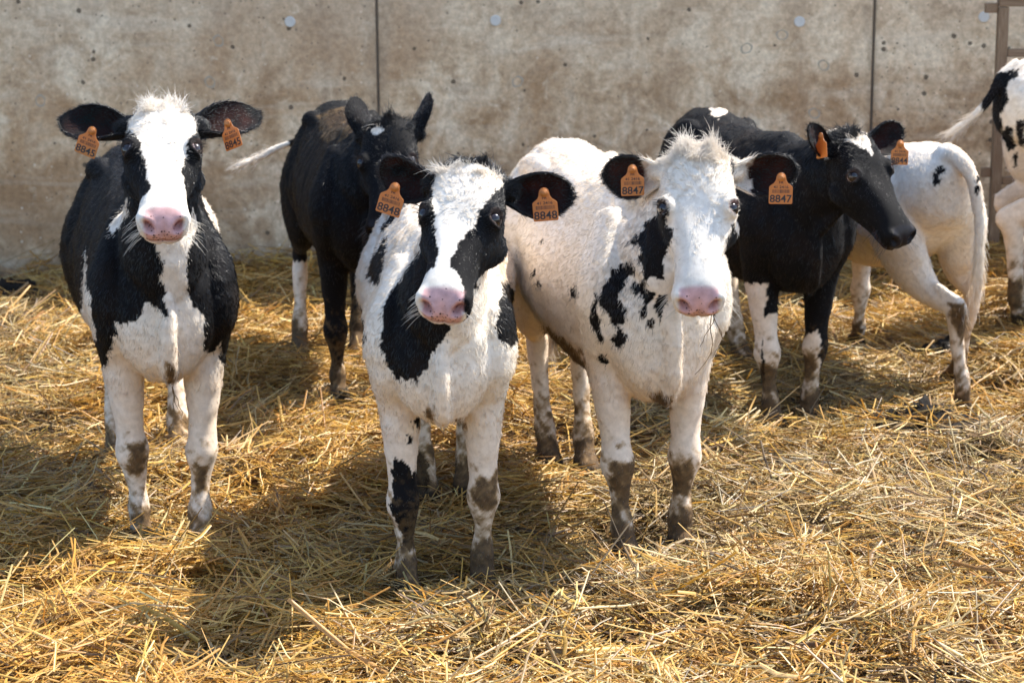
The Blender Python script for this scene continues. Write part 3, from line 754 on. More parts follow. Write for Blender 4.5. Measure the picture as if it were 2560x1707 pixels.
    def fur(s):
        V, Q = s.V, s.Q
        T = np.concatenate([Q[:, [0, 1, 2]], Q[:, [0, 2, 3]]]); a, b, c = V[T[:, 0]], V[T[:, 1]], V[T[:, 2]]
        cr = np.cross(b-a, c-a); ar = np.linalg.norm(cr, axis=1)*.5; nrm = cr/(2*ar[:, None]+1e-12)
        cen = (a+b+c)/3; h = s.wh(cen); l = s.wl(cen)
        headz = (h[:, 1] > -.06) & (h[:, 1] < .47) & (np.abs(h[:, 0]) < .30) & (h[:, 2] > -.2)
        face = (h[:, 1] > -.04) & (h[:, 1] < .45) & (np.abs(h[:, 0]) < .12) & (h[:, 2] > -.14)
        wgt = ar*np.where(headz, 2.6, 1.0)*np.where(s.ein[T].max(1) > 0, 2.2, 1)*np.where(face & (h[:, 1] < .05), 1.8, 1)
        # fewer hairs where the flank turns away from the pen's open side
        wgt *= np.where(nrm[:, 1] > .35, .25, 1.0)*np.where(nrm[:, 2] < -.75, .4, 1)
        # vertex normals (area weighted) for smooth combing
        vn = np.zeros_like(V)
        for i in range(3): np.add.at(vn, T[:, i], cr)
        vn /= np.linalg.norm(vn, axis=1)[:, None]+1e-12
        n = s.hairs
        idx = rng.choice(len(T), n, p=wgt/wgt.sum())
        r1 = np.sqrt(rng.random(n)); r2 = rng.random(n)
        w0, w1, w2 = (1-r1)[:, None], (r1*(1-r2))[:, None], (r1*r2)[:, None]
        p = a[idx]*w0+b[idx]*w1+c[idx]*w2
        nr = vn[T[idx, 0]]*w0+vn[T[idx, 1]]*w1+vn[T[idx, 2]]*w2; nr /= np.linalg.norm(nr, axis=1)[:, None]+1e-9
        ei = s.ein[T[idx]].max(1)
        col, bare, nose, spot = s.pattern(p, ei, .0035)
        keep = (bare < .35); p, nr, col, ei = p[keep], nr[keep], col[keep], ei[keep]; n = len(p)
        h = s.wh(p); l = s.wl(p); u, t, w = h.T
        ear = ei > 0
        face = (t > -.05) & (t < .46) & (np.abs(u) < .125) & (w > -.20) & ~ear
        # hair direction
        D = np.tile(np.array([0, .75, -.6]), (n, 1))
        zf = l[:, 2]; leg = smooth01(.55, .42, zf)[:, None]
        D = D*(1-leg)+np.array([0,.08,-1])*leg
        fr = smooth01(.10, -.10, l[:, 1])[:, None]*(1-leg)
        D = D*(1-fr)+np.stack([l[:, 0]*2.2, np.full(n, .15), np.full(n, -1.)], 1)*fr
        c_, q_ = math.cos(R(s.psi)), math.sin(R(s.psi))
        D = np.stack([c_*D[:, 0]-q_*D[:, 1], q_*D[:, 0]+c_*D[:, 1], D[:, 2]], 1)
        # face: whorl on the forehead
        rad = np.stack([u*1.0, t-.165, np.zeros(n)], 1)
        rad = rad/(np.linalg.norm(rad, axis=1)[:, None]+.004)
        sw = np.stack([rad[:, 1], -rad[:, 0], np.zeros(n)], 1)*.30
        Fd = rad+sw
        dn = smooth01(.20, .27, t)[:, None]; Fd = Fd*(1-dn)+np.stack([u*3, np.ones(n), np.zeros(n)], 1)*dn
        sd_ = smooth01(-.03, -.09, w)[:, None]; Fd = Fd*(1-sd_)+np.stack([np.zeros(n), np.full(n, .9), np.full(n, -.5)], 1)*sd_
        Fd = Fd@s.HB
        D = np.where(face[:, None], Fd, D)
        if len(s.earpt):
            for base, dr, op, ac, L in s.earpt:
                m = ear & (np.sign(u) == np.sign(base[0])); D[m] = (dr+rng.normal(0, .12, (m.sum(), 3)))@s.HB
        D += rng.normal(0, .16, (n, 3))
        D -= nr*(D*nr).sum(1)[:, None]; D /= np.linalg.norm(D, axis=1)[:, None]+1e-9
        # length and lift
        Ln = np.full(n, .0135); Ln = np.where(zf < .42, .0065, Ln); Ln = np.where(zf < .15, .009, Ln)
        Ln *= np.interp(l[:, 1], [-.2,.2,1.0], [.95,1.05,1.25])
        lift = np.full(n, .30)
        Ln = np.where(face, np.interp(t, [-.04,0,.05,.10,.2,.30,.45], [.024,.020,.014,.012,.0095,.0065,.0045]), Ln)
        lift = np.where(face, np.interp(t, [-.04,.03,.08,.2,.45], [.7,.55,.38,.28,.24]), lift)
        tuft = face & (t < .055) & (np.abs(u) < .075) & (w > -.09)
        Ln = np.where(tuft, s.tuft*rng.uniform(.6, 1.25, n), Ln); lift = np.where(tuft, .9, lift)
        inn = ear & (ei > .3) & (rng.random(n) < .16); Ln = np.where(ear, np.where(ei > .3, .011, .014), Ln); lift = np.where(ear, .42, lift); Ln = np.where(inn, .026, Ln); lift = np.where(inn, .75, lift)
        # tail switch
        dt = np.min(np.linalg.norm(p[:, None]-s.tailp[None, -3:], axis=2), 1); tl = (dt < .075) & ~face & ~ear
        Ln = np.where(tl, .05, Ln)
        td = s.tailp[-1]-s.tailp[-3]; td = td/np.linalg.norm(td); D = np.where(tl[:, None], td+rng.normal(0, .15, (n, 3)), D)
        bris = (l[:, 1] < .10) & (zf < .50) & (zf > .40) & (np.abs(l[:, 0]) < .06); Ln = np.where(bris, .018, Ln)
        Ln *= rng.uniform(.65, 1.25, n)*s.S
        lift = lift*rng.uniform(.6, 1.35, n)
        # clumping: neighbouring hairs lean together
        cl = np.stack([noise3(l, 140, 3), noise3(l, 140, 6), noise3(l, 140, 9)], 1)*.22
        D = D+cl
        tc_ = np.stack([noise3(l, 48, 2), noise3(l, 48, 5), noise3(l, 48, 8)], 1)
        D = np.where(tuft[:, None], D*.6+tc_*.9, D); Ln = np.where(tuft, Ln*(1+.35*noise3(l, 40, 10)), Ln)
        pts = np.zeros((n, 4, 3)); cur = rng.normal(0, .10, (n, 3))*np.where(tuft, 3.6, 1.0)[:, None]
        grav = np.zeros((n, 3)); grav[:, 2] = -np.where(tuft, .30, .05)
        for i, f in enumerate((0, .36, .70, 1.0)):
            k = lift*(1-.45*f)
            pts[:, i] = p-nr*.0012+((nr*k[:, None]+D*(1-.35*k)[:, None])*f+cur*f*f+grav*f*f)*Ln[:, None]
        rad0 = np.where(face | ear, .00038, .00046)*np.where(tuft | tl, .95, 1)*s.hr
        # muzzle whiskers and eyelashes
        wn_ = 46; wu = rng.choice([-1, 1], wn_); wt = rng.uniform(.35, .43, wn_); ww = rng.uniform(-.105, -.055, wn_)
        wp = s.hw(np.stack([wu*np.interp(wt, [.35,.40,.43], [.058,.064,.052]), wt, ww], 1)); wd = np.stack([wu*.8, rng.uniform(.0, .8, wn_), rng.uniform(-.5, .2, wn_)], 1)@s.HB
        wl_ = rng.uniform(.025, .055, wn_)*s.S
        el = 26; eu = np.repeat([-1, 1], el//2); et = rng.uniform(.152, .172, el)
        ep = s.hw(np.stack([eu*.098, et, np.full(el, -.006)+(et-.152)*-.5], 1)); ed = np.stack([eu*.9, np.full(el, -.15)+(et-.162)*12, np.full(el, .45)], 1)@s.HB
        ex = np.concatenate([wp, ep]); edr = np.concatenate([wd, ed]); eln = np.concatenate([wl_, np.full(el, .020)])
        ecol = np.concatenate([np.tile([.62,.58,.50] if s.nosec[0] > .2 else [.05,.05,.05], (wn_, 1)), np.tile([.012,.01,.01], (el, 1))])
        dp = np.array([0,0,-1.])
        epts = np.stack([ex+(edr*f+dp*.25*f*f)*eln[:, None] for f in (0, .36, .7, 1)], 1)
        pts = np.concatenate([pts, epts])-s.org; col = np.concatenate([col, ecol]); rad0 = np.concatenate([rad0, np.full(len(ex), .00042)])
        n = len(pts)
        hc = bpy.data.hair_curves.new(s.name+'_coat'); hc.add_curves([4]*n)
        hc.attributes['position'].data.foreach_set('vector', pts.astype(np.float32).ravel())
        ra = hc.attributes.get('radius') or hc.attributes.new('radius', 'FLOAT', 'POINT')
        ra.data.foreach_set('value', (rad0[:, None]*np.array([1,.95,.75,.22])).astype(np.float32).ravel())
        ca = hc.attributes.new('coat', 'FLOAT_COLOR', 'CURVE'); col = np.clip(col*rng.uniform(.88, 1.07, (n, 1)), 0, .9)
        ca.data.foreach_set('color', np.column_stack([col, np.ones(n)]).astype(np.float32).ravel())
        hc.materials.append(FUR)
        o = bpy.data.objects.new('coat', hc); COL.objects.link(o); o.parent = s.root
    def tags(s):
        for pos, yaw, tilt, rot, num in s.tagspec:
            nrm = Vector((math.sin(R(yaw))*math.cos(R(tilt)), -math.cos(R(yaw))*math.cos(R(tilt)), math.sin(R(tilt))))
            up = Vector((0, 0, 1)); up = (up-nrm*up.dot(nrm)).normalized(); rt = up.cross(nrm)
            c, q = math.cos(R(rot)), math.sin(R(rot)); rt, up = rt*c+up*q, up*c-rt*q
            M = Matrix((( *[rt[0], up[0], nrm[0]], pos[0]-s.org[0]), (rt[1], up[1], nrm[1], pos[1]-s.org[1]), (rt[2], up[2], nrm[2], pos[2]-s.org[2]), (0, 0, 0, 1)))
            # plate outline, pin hole at the origin, millimetres
            half = [(0,12),(6,10.4),(10,6),(11.5,0),(12.5,-6),(16,-12),(22,-16.5),(26,-19.5),(27.5,-22.5),(27.5,-58),(26.3,-60.3),(24,-61)]
            out = half+[(-x, y) for x, y in reversed(half) if x > 0]
            n = len(out); v, f = [], []
            for zz, ins in ((.0, .5), (.4, 0), (1.2, 0), (1.6, .5)):
                for x, y in out: v.append(((x-math.copysign(ins, x) if x else 0)*.001, (y+(.5 if y < -30 else -.5)*ins)*.001, zz*.001))
            for kx in range(3): f += [(kx*n+i, (kx+1)*n+i, (kx+1)*n+(i+1) % n, kx*n+(i+1) % n) for i in range(n)]
            f += [tuple(range(n)), tuple(3*n+i for i in reversed(range(n)))]
            o = mesh_obj('ear_tag', v, f, TAG, s.root); o.matrix_local = M
            import bmesh
            bm = bmesh.new(); bm.from_mesh(o.data); bmesh.ops.recalc_face_normals(bm, faces=bm.faces); bmesh.ops.triangulate(bm, faces=[q for q in bm.faces if len(q.verts) > 4]); bm.to_mesh(o.data); bm.free()
            if num: o['label'] = 'orange plastic ear tag printed %s' % num
            # button
            v, f = [(0, 0, .0065)], []; m = 18
            for r, z in ((3, .0066), (5, .0060), (5.4, .0044), (8.6, .0042), (9.2, .0034), (9.2, .0012)):
                for i in range(m): v.append((r*.001*math.cos(2*math.pi*i/m), r*.001*math.sin(2*math.pi*i/m), z))
            f = [(0, 1+i, 1+(i+1) % m) for i in range(m)]+[(1+k*m+i, 1+(k+1)*m+i, 1+(k+1)*m+(i+1) % m, 1+k*m+(i+1) % m) for k in range(5) for i in range(m)]
            mesh_obj('tag_button', v, f, TAG, o, True)
            if num:
                for txt, size, yy, sx in (('FR', .0085, -.0135, 1.15), ('41 2416', .0085, -.0245, 1.25), (num, .0240, -.0565, 1.08)):
                    cu = bpy.data.curves.new('print', 'FONT'); cu.body = txt; cu.size = size; cu.align_x = 'CENTER'; cu.extrude = .00012; cu.offset = .00035 if size > .02 else .00012
                    to = bpy.data.objects.new('t', cu); COL.objects.link(to)
                    dg = bpy.context.evaluated_depsgraph_get(); tm = bpy.data.meshes.new_from_object(to.evaluated_get(dg))
                    bpy.data.objects.remove(to); bpy.data.curves.remove(cu)
                    cc = np.empty(len(tm.vertices)*3, np.float32); tm.vertices.foreach_get('co', cc); cc = cc.reshape(-1, 3)
                    cc[:, 0] *= sx; cc[:, 1] += yy; cc[:, 2] += .00178; tm.vertices.foreach_set('co', cc.ravel()); tm.update()
                    tm.materials.clear(); tm.materials.append(INK)
                    pr = bpy.data.objects.new('printed_number', tm); COL.objects.link(pr); pr.parent = o
                v, f = [], []; x = -.0205; rr = random.Random(int(num))
                while x < .0205:
                    wd = rr.choice([.0004,.0006,.0010]); z = .00175
                    i0 = len(v); v += [(x,-.0355,z),(x+wd,-.0355,z),(x+wd,-.0275,z),(x,-.0275,z)]; f.append((i0,i0+1,i0+2,i0+3)); x += wd+rr.choice([.0005,.0007,.0011])
                mesh_obj('barcode', v, f, INK, o)
PATCHES = {
 'A': ((0.065, -0.177), [
  ('w', [(-0.009,0.787),(0.004,0.735),(0.006,0.683),(0.01,0.6),(-0.009,0.627),(-0.037,0.644),(-0.061,0.603),(-0.112,0.595),(-0.121,0.606),(-0.117,0.574),(-0.14,0.501),(-0.188,0.461),(-0.207,0.004),(0.19,-0.014),(0.202,0.444),(0.148,0.469),(0.14,0.537),(0.124,0.506),(0.098,0.518),(0.106,0.586),(0.077,0.624),(0.067,0.661),(0.06,0.743),(0.099,0.839),(0.086,0.869),(0.001,0.873)]),
  ('d', [(-0.11,0.282),(-0.059,0.285),(-0.042,0.228),(-0.073,0.192),(-0.1,0.201)]),
  ('d', [(0.062,0.223),(0.102,0.219),(0.1,0.147),(0.073,0.128),(0.059,0.166)]),
  ('d', [(-0.0,0.488),(0.027,0.478),(0.025,0.417),(0.001,0.418)]),
  ('w', [(-0.195,0.796),(-0.186,0.718),(-0.172,0.633),(-0.166,0.556),(-0.247,0.56),(-0.231,0.618),(-0.209,0.659),(-0.199,0.754)]),
  ('w', [(-0.071,0.908),(-0.12,0.849),(-0.119,0.821),(-0.069,0.867)]),
  ('w', [(0.13,0.955),(0.145,0.946),(0.171,0.865),(0.174,0.824),(0.149,0.875)]),
 ]),
 'B': ((0.098, -0.138), [
  ('w', [(-0.314,0.479),(-0.209,0.463),(-0.216,0.138),(-0.355,0.142)]),
  ('w', [(-0.055,0.196),(-0.071,0.135),(-0.102,0.106),(-0.149,-0.016),(-0.014,-0.02),(-0.01,0.195)]),
  ('d', [(-0.352,0.258),(-0.214,0.205),(-0.227,-0.03),(-0.359,-0.026)]),
 ]),
 'C': ((0.014, -0.205), [
  ('k', [(-0.039,0.891),(-0.072,0.857),(-0.106,0.807),(-0.131,0.773),(-0.146,0.685),(-0.137,0.612),(-0.112,0.577),(-0.058,0.56),(-0.028,0.615),(0.014,0.678),(0.027,0.712),(0.006,0.82),(-0.004,0.885)]),
  ('k', [(0.146,0.755),(0.137,0.712),(0.146,0.668),(0.183,0.647),(0.216,0.69),(0.229,0.731),(0.218,0.808),(0.187,0.836),(0.158,0.806)]),
  ('k', [(0.207,1.035),(0.249,0.88),(0.262,0.76),(0.278,0.724),(0.302,0.772),(0.266,0.928),(0.231,1.047)]),
  ('k', [(0.191,0.593),(0.21,0.598),(0.21,0.54),(0.196,0.545)]),
  ('k', [(-0.055,0.459),(-0.057,0.45),(-0.063,0.447),(-0.069,0.45),(-0.072,0.459),(-0.069,0.468),(-0.063,0.472),(-0.057,0.468)]),
  ('k', [(-0.075,0.416),(-0.078,0.406),(-0.085,0.402),(-0.091,0.406),(-0.094,0.416),(-0.091,0.426),(-0.084,0.43),(-0.077,0.426)]),
  ('k', [(-0.122,0.372),(-0.09,0.356),(-0.077,0.323),(-0.059,0.334),(-0.038,0.29),(-0.034,0.232),(-0.058,0.173),(-0.077,0.113),(-0.101,0.141),(-0.114,0.182),(-0.128,0.228),(-0.127,0.291)]),
  ('d', [(0.092,0.3),(0.147,0.335),(0.147,0.275),(0.133,0.227),(0.094,0.223),(0.068,0.271)]),
  ('d', [(-0.042,0.506),(-0.018,0.495),(-0.019,0.469),(-0.038,0.478)]),
  ('d', [(0.041,0.463),(0.07,0.462),(0.065,0.435),(0.044,0.435)]),
  ('d', [(0.076,0.142),(0.133,0.153),(0.155,0.02),(0.05,0.021)]),
  ('d', [(-0.127,0.087),(-0.06,0.092),(-0.056,0.011),(-0.139,0.011)]),
  ('k', [(-0.142,0.961),(-0.142,0.894),(-0.153,0.812),(-0.173,0.822),(-0.201,0.851),(-0.187,0.9)]),
  ('k', [(-0.24,0.769),(-0.223,0.697),(-0.195,0.655),(-0.182,0.682),(-0.203,0.716),(-0.225,0.769)]),
  ('k', [(-0.166,0.992),(-0.101,1.078),(-0.089,1.053),(-0.151,0.98)]),
 ]),
 'D': ((0.300, -0.190), [
  ('k', [(-0.072,0.791),(-0.035,0.82),(-0.008,0.836),(-0.001,0.792),(-0.012,0.779),(-0.035,0.784)]),
  ('k', [(-0.004,0.834),(0.011,0.772),(0.03,0.731),(0.028,0.709),(0.038,0.642),(0.014,0.604),(0.003,0.629),(0.012,0.687),(-0.006,0.688),(-0.001,0.652),(-0.024,0.636),(-0.035,0.667),(-0.025,0.711),(-0.037,0.756),(-0.019,0.792)]),
  ('k', [(-0.057,0.753),(-0.042,0.726),(-0.067,0.705),(-0.085,0.669),(-0.068,0.632),(-0.073,0.597),(-0.098,0.59),(-0.117,0.625),(-0.133,0.648),(-0.129,0.689),(-0.101,0.733)]),
  ('k', [(-0.084,0.589),(-0.065,0.576),(-0.073,0.552),(-0.093,0.539),(-0.105,0.565)]),
  ('k', [(-0.148,0.679),(-0.135,0.67),(-0.14,0.634),(-0.119,0.568),(-0.137,0.562),(-0.156,0.603)]),
  ('k', [(-0.015,0.625),(-0.018,0.616),(-0.024,0.613),(-0.03,0.617),(-0.033,0.625),(-0.03,0.634),(-0.024,0.637),(-0.018,0.633)]),
  ('k', [(0.006,0.598),(0.003,0.588),(-0.005,0.584),(-0.013,0.588),(-0.016,0.599),(-0.013,0.609),(-0.005,0.614),(0.003,0.609)]),
  ('k', [(-0.028,0.685),(-0.031,0.673),(-0.04,0.669),(-0.048,0.674),(-0.052,0.686),(-0.049,0.697),(-0.04,0.702),(-0.032,0.697)]),
  ('k', [(-0.19,0.68),(-0.194,0.669),(-0.202,0.665),(-0.21,0.67),(-0.214,0.681),(-0.21,0.692),(-0.202,0.696),(-0.194,0.691)]),
  ('k', [(-0.315,0.737),(-0.317,0.73),(-0.323,0.727),(-0.328,0.731),(-0.33,0.738),(-0.328,0.745),(-0.323,0.748),(-0.317,0.744)]),
  ('k', [(-0.301,0.71),(-0.304,0.703),(-0.309,0.7),(-0.314,0.704),(-0.316,0.711),(-0.314,0.718),(-0.309,0.721),(-0.304,0.717)]),
  ('k', [(-0.116,0.514),(-0.119,0.506),(-0.125,0.502),(-0.131,0.506),(-0.134,0.515),(-0.131,0.524),(-0.125,0.527),(-0.119,0.523)]),
  ('k', [(0.163,0.626),(0.16,0.616),(0.154,0.612),(0.146,0.617),(0.143,0.626),(0.146,0.636),(0.153,0.64),(0.16,0.635)]),
  ('k', [(-0.294,0.82),(-0.296,0.815),(-0.301,0.812),(-0.305,0.815),(-0.307,0.821),(-0.305,0.827),(-0.301,0.829),(-0.296,0.826)]),
  ('d', [(-0.32,0.601),(-0.254,0.575),(-0.175,0.517),(-0.167,0.472),(-0.241,0.489),(-0.307,0.536)]),
  ('d', [(-0.114,0.253),(-0.027,0.258),(-0.014,0.221),(-0.027,0.165),(-0.037,0.124),(-0.088,0.126),(-0.114,0.209)]),
  ('d', [(0.027,0.227),(0.108,0.249),(0.115,0.196),(0.098,0.144),(0.047,0.155)]),
  ('d', [(-0.085,0.089),(-0.054,0.099),(-0.027,-0.021),(-0.104,-0.018)]),
  ('d', [(0.048,0.09),(0.105,0.11),(0.125,-0.022),(0.039,-0.018)]),
  ('d', [(-0.014,0.429),(0.053,0.421),(0.047,0.37),(0.007,0.378)]),
 ]),
 'E': ((0.390, -0.156), [
  ('w', [(-0.109,0.355),(-0.054,0.379),(-0.006,0.266),(0.003,-0.022),(-0.113,-0.018),(-0.096,0.198)]),
  ('w', [(0.006,0.277),(0.087,0.317),(0.106,-0.032),(0.007,-0.028)]),
  ('w', [(-0.277,0.482),(-0.095,0.476),(-0.13,-0.098),(-0.264,-0.093)]),
  ('w', [(-0.331,1.093),(-0.258,1.091),(-0.273,1.05),(-0.305,1.047)]),
  ('d', [(-0.115,0.22),(-0.037,0.21),(-0.042,0.117),(-0.102,0.119)]),
  ('d', [(0.01,0.241),(0.089,0.238),(0.085,0.144),(0.017,0.146)]),
 ]),
 'F': ((0.458, 0.146), [
  ('k', [(-0.427,0.733),(-0.424,0.72),(-0.414,0.715),(-0.403,0.721),(-0.398,0.734),(-0.402,0.747),(-0.412,0.753),(-0.423,0.747)]),
  ('k', [(-0.415,0.697),(-0.41,0.68),(-0.398,0.674),(-0.384,0.681),(-0.378,0.698),(-0.383,0.714),(-0.395,0.721),(-0.409,0.714)]),
  ('k', [(-0.576,0.691),(-0.573,0.68),(-0.564,0.675),(-0.555,0.68),(-0.551,0.692),(-0.554,0.704),(-0.563,0.708),(-0.572,0.703)]),
  ('k', [(-0.575,0.649),(-0.572,0.637),(-0.563,0.633),(-0.554,0.638),(-0.549,0.65),(-0.552,0.662),(-0.561,0.666),(-0.57,0.661)]),
  ('d', [(-0.455,0.239),(-0.528,0.236),(-0.556,0.115),(-0.518,0.065)]),
 ]),
 'G': ((-1.736, 0.194), [
  ('k', [(1.943,0.661),(1.886,0.695),(1.81,0.698),(1.677,0.727),(1.674,0.696),(1.753,0.664),(1.735,0.603),(1.796,0.549),(1.768,0.507),(1.818,0.458),(1.911,0.537)]),
  ('k', [(1.813,0.47),(1.738,0.513),(1.695,0.511),(1.701,0.443),(1.768,0.411)]),
  ('k', [(1.674,0.537),(1.613,0.543),(1.605,0.456),(1.664,0.442)]),
  ('k', [(1.728,0.403),(1.692,0.415),(1.694,0.367),(1.724,0.367)]),
  ('k', [(1.585,0.713),(1.209,0.735),(1.129,0.569),(1.486,0.484)]),
  ('d', [(1.813,-0.056),(1.591,-0.034),(1.578,-0.166),(1.8,-0.188)]),
 ]),
}
PK, BK = (.62,.37,.355), (.018,.016,.018)
common = dict(tailr=1.0, chest=0.0, tail=None, grime=.5, muck=.8, tagspec=[], gaze=(.74,.02,.67), earwhite=.0, hr=1.0, tuft=.024, roll=0)
HEADS = {
 'A': [('w', [(-.083,.045),(-.088,.09),(-.058,.146),(-.045,.24),(-.031,.315),(-.045,.340),(-.10,.355),(-.10,.5),(.10,.5),(.10,.372),(.064,.340),(.052,.26),(.055,.22),(.070,.15),(.088,.10),(.090,.05),(.035,.0),(.03,-.04),(-.03,-.04),(-.04,.0)])],
 'C': [('w', [(-.082,.040),(-.080,.075),(-.070,.138),(-.050,.22),(-.032,.285),(-.034,.330),(-.085,.352),(-.10,.5),(.10,.5),(.046,.42),(.046,.385),(.040,.358),(.014,.335),(.006,.31),(.0125,.262),(.040,.215),(.050,.16),(.078,.09),(.088,.045),(.05,.022),(-.05,.022)])],
 'D': [('k', [(-.14,.160),(-.098,.152),(-.080,.150),(-.073,.182),(-.081,.205),(-.067,.225),(-.068,.245),(-.084,.268),(-.085,.29),(-.082,.325),(-.14,.31)]), ('k', [(.14,.195),(.094,.192),(.084,.205),(.074,.245),(.068,.272),(.082,.280),(.14,.27)]), ('k', [(.086,.015),(.094,.03),(.094,.07),(.086,.06)])],
 'E': [('w', [(-.055,.030),(-.02,.048),(.02,.040),(.042,.030),(.040,.075),(.020,.120),(.006,.098),(-.018,.085)])],
 'B': [('w', [(-.055,.05),(-.025,.042),(-.005,.06),(-.022,.082),(-.045,.076)])],
 'F': [], 'G': []}
CALVES = {}
def calf(key, **k):
    d = dict(common); d.update(view=PATCHES[key][0], body_pat=PATCHES[key][1], head_pat=HEADS[key]); d.update(k); CALVES[key] = Calf(**d)
calf('A', name='calf', label='black calf with white blaze and white front legs, ear tags 8845', O=(-.885,4.92), psi=14, S=.99, vox=.0052, hairs=120000,
     feet=[(-.966,4.95),(-.815,4.91),(-1.17,5.66),(-.99,5.68)], poll=(-.845,4.80,1.106), hyaw=10, pitch=53, roll=-1, basec='k', headc='k', nosec=PK, tuft=.022, gaze=(.90,.0,.42),
     ears=[(-1, (-.90,-.34,-.02), (.05,.28,1), .93, 1.25), (1, (.86,-.44,-.02), (-.1,.25,1), .93, 1.25)], muck=.55,
     tagspec=[((-1.005,4.755,1.036), -12, 2, -21, '8845'), ((-.680,4.755,1.052), -34, 2, 20, '8845')])
calf('C', chest=.018, name='calf', label='black and white calf with a narrow blaze and one black knee, ear tags 8848', O=(-.17,4.47), psi=3, S=.92, hs=.965, vox=.0050, hairs=120000,
     feet=[(-.254,4.48),(-.080,4.52),(-.240,5.22),(-.138,5.26)], poll=(-.094,4.34,1.013), hyaw=-7, pitch=47, roll=-4, basec='w', headc='k', nosec=PK, tuft=.023,
     ears=[(-1, (-.93,-.26,.0), (-.05,.85,.55), .82, 1.35), (1, (.97,-.10,-.10), (.1,.70,.80), .81, 1.35)], muck=.9,
     tagspec=[((-.258,4.31,.953), -10, 3, -17, '8848'), ((.066,4.305,.940), -8, 2, 5, '8848')])
calf('D', chest=-.040, name='calf', label='mostly white calf with black spots down its neck, ear tags 8847', O=(.336,4.74), psi=13, S=.99, vox=.0052, hairs=130000,
     feet=[(.268,4.70),(.404,4.78),(.095,5.55),(.20,5.50)], poll=(.428,4.62,1.008), hyaw=-3, pitch=34, roll=0, basec='w', headc='w', nosec=PK, earwhite=.138, tuft=.027,
     ears=[(-1, (-.93,-.08,-.30), (-.2,.62,.85), .82, 1.3), (1, (.96,-.06,-.12), (.1,.75,.75), .86, 1.3)], muck=.9,
     blobs=[('k', (.16,.02,.60), (.02,.05,.02))],
     tagspec=[((.277,4.625,.952), 8, 2, 1, '8847'), ((.621,4.600,.934), 2, 2, -1, '8847')])
calf('E', name='calf', label='black calf turning its head aside, white spot on forehead and white socks', O=(.865,6.05), psi=13.5, S=.96, vox=.0068, hairs=42000,
     feet=[(.800,6.02),(.915,6.08),(.61,6.75),(.78,6.72)], poll=(.985,5.80,.930), hs=.88, hyaw=31, pitch=38, roll=6, basec='k', headc='k', nosec=BK, hr=1.25,
     ears=[(-1, (-.60,-.10,.55), (.5,.4,.75)), (1, (.92,-.02,.28), (-.3,.5,.8), .85, 1.2)],
     tagspec=[((.878,5.68,.918), -66, 2, 12, None), ((1.128,5.80,.883), 14, 2, -3, '8844')])
calf('B', name='calf', label='black calf with upright ears and small white forehead spot by the wall', O=(-.475,6.27), psi=10, S=.935, vox=.0068, hairs=38000,
     feet=[(-.570,6.28),(-.41,6.22),(-.765,6.93),(-.56,6.95)], poll=(-.385,6.10,.948), hs=.96, hyaw=-8, pitch=36, roll=4, basec='k', headc='k', nosec=BK, hr=1.25,
     ears=[(-1, (-.32,-.95,-.05), (-.75,-.1,-.55), .74), (1, (.36,-.92,-.05), (.75,-.1,-.45), .74)],
     blobs=[('d', (-.02,.35,.93), (.13,.35,.06)), ('w', (-.34,1.05,.73), (.24,.12,.12))],
     tail=[(0,.95,.90),(-.02,1.03,.87),(-.11,1.09,.80),(-.21,1.11,.765),(-.30,1.10,.725),(-.36,1.08,.705),(-.40,1.07,.695)])
calf('F', tailr=1.5, name='calf', label='white calf seen from behind with a few dark spots by its tail', O=(1.15,7.02), psi=195, S=.84, vox=.0075, hairs=36000,
     feet=[(1.24,7.02),(1.09,6.96),(1.47,6.50),(1.425,6.13)], poll=(1.03,7.32,.60), hyaw=197, pitch=35, basec='w', headc='w', nosec=PK, grime=1.2, hr=1.3,
     ears=[(-1, (-.93,-.10,-.20), (0,.3,1)), (1, (.93,-.10,-.20), (0,.3,1))],
     tail=[(0,.95,.93),(-.01,1.04,.925),(-.04,1.10,.85),(-.06,1.12,.72),(-.07,1.11,.58),(-.075,1.10,.46),(-.075,1.09,.38)])
calf('G', name='calf', label='white calf with black patches over its rump beside the rusty gate', O=(2.77,7.38), psi=100, S=.99, vox=.0078, hairs=32000,
     feet=[(2.76,7.24),(2.77,7.48),(1.865,7.22),(1.97,7.44)], poll=(3.20,7.35,1.15), hyaw=100, pitch=45, basec='w', headc='k', nosec=BK, grime=1.1, hr=1.3,
     ears=[(-1, (-.93,-.10,-.20), (0,.3,1)), (1, (.93,-.10,-.20), (0,.3,1))],
     tail=[(0,.97,.925),(-.01,1.04,.89),(-.02,1.08,.83),(-.02,1.12,.775),(-.01,1.18,.72),(-.0,1.22,.69),(.0,1.25,.67)])
make_straw()
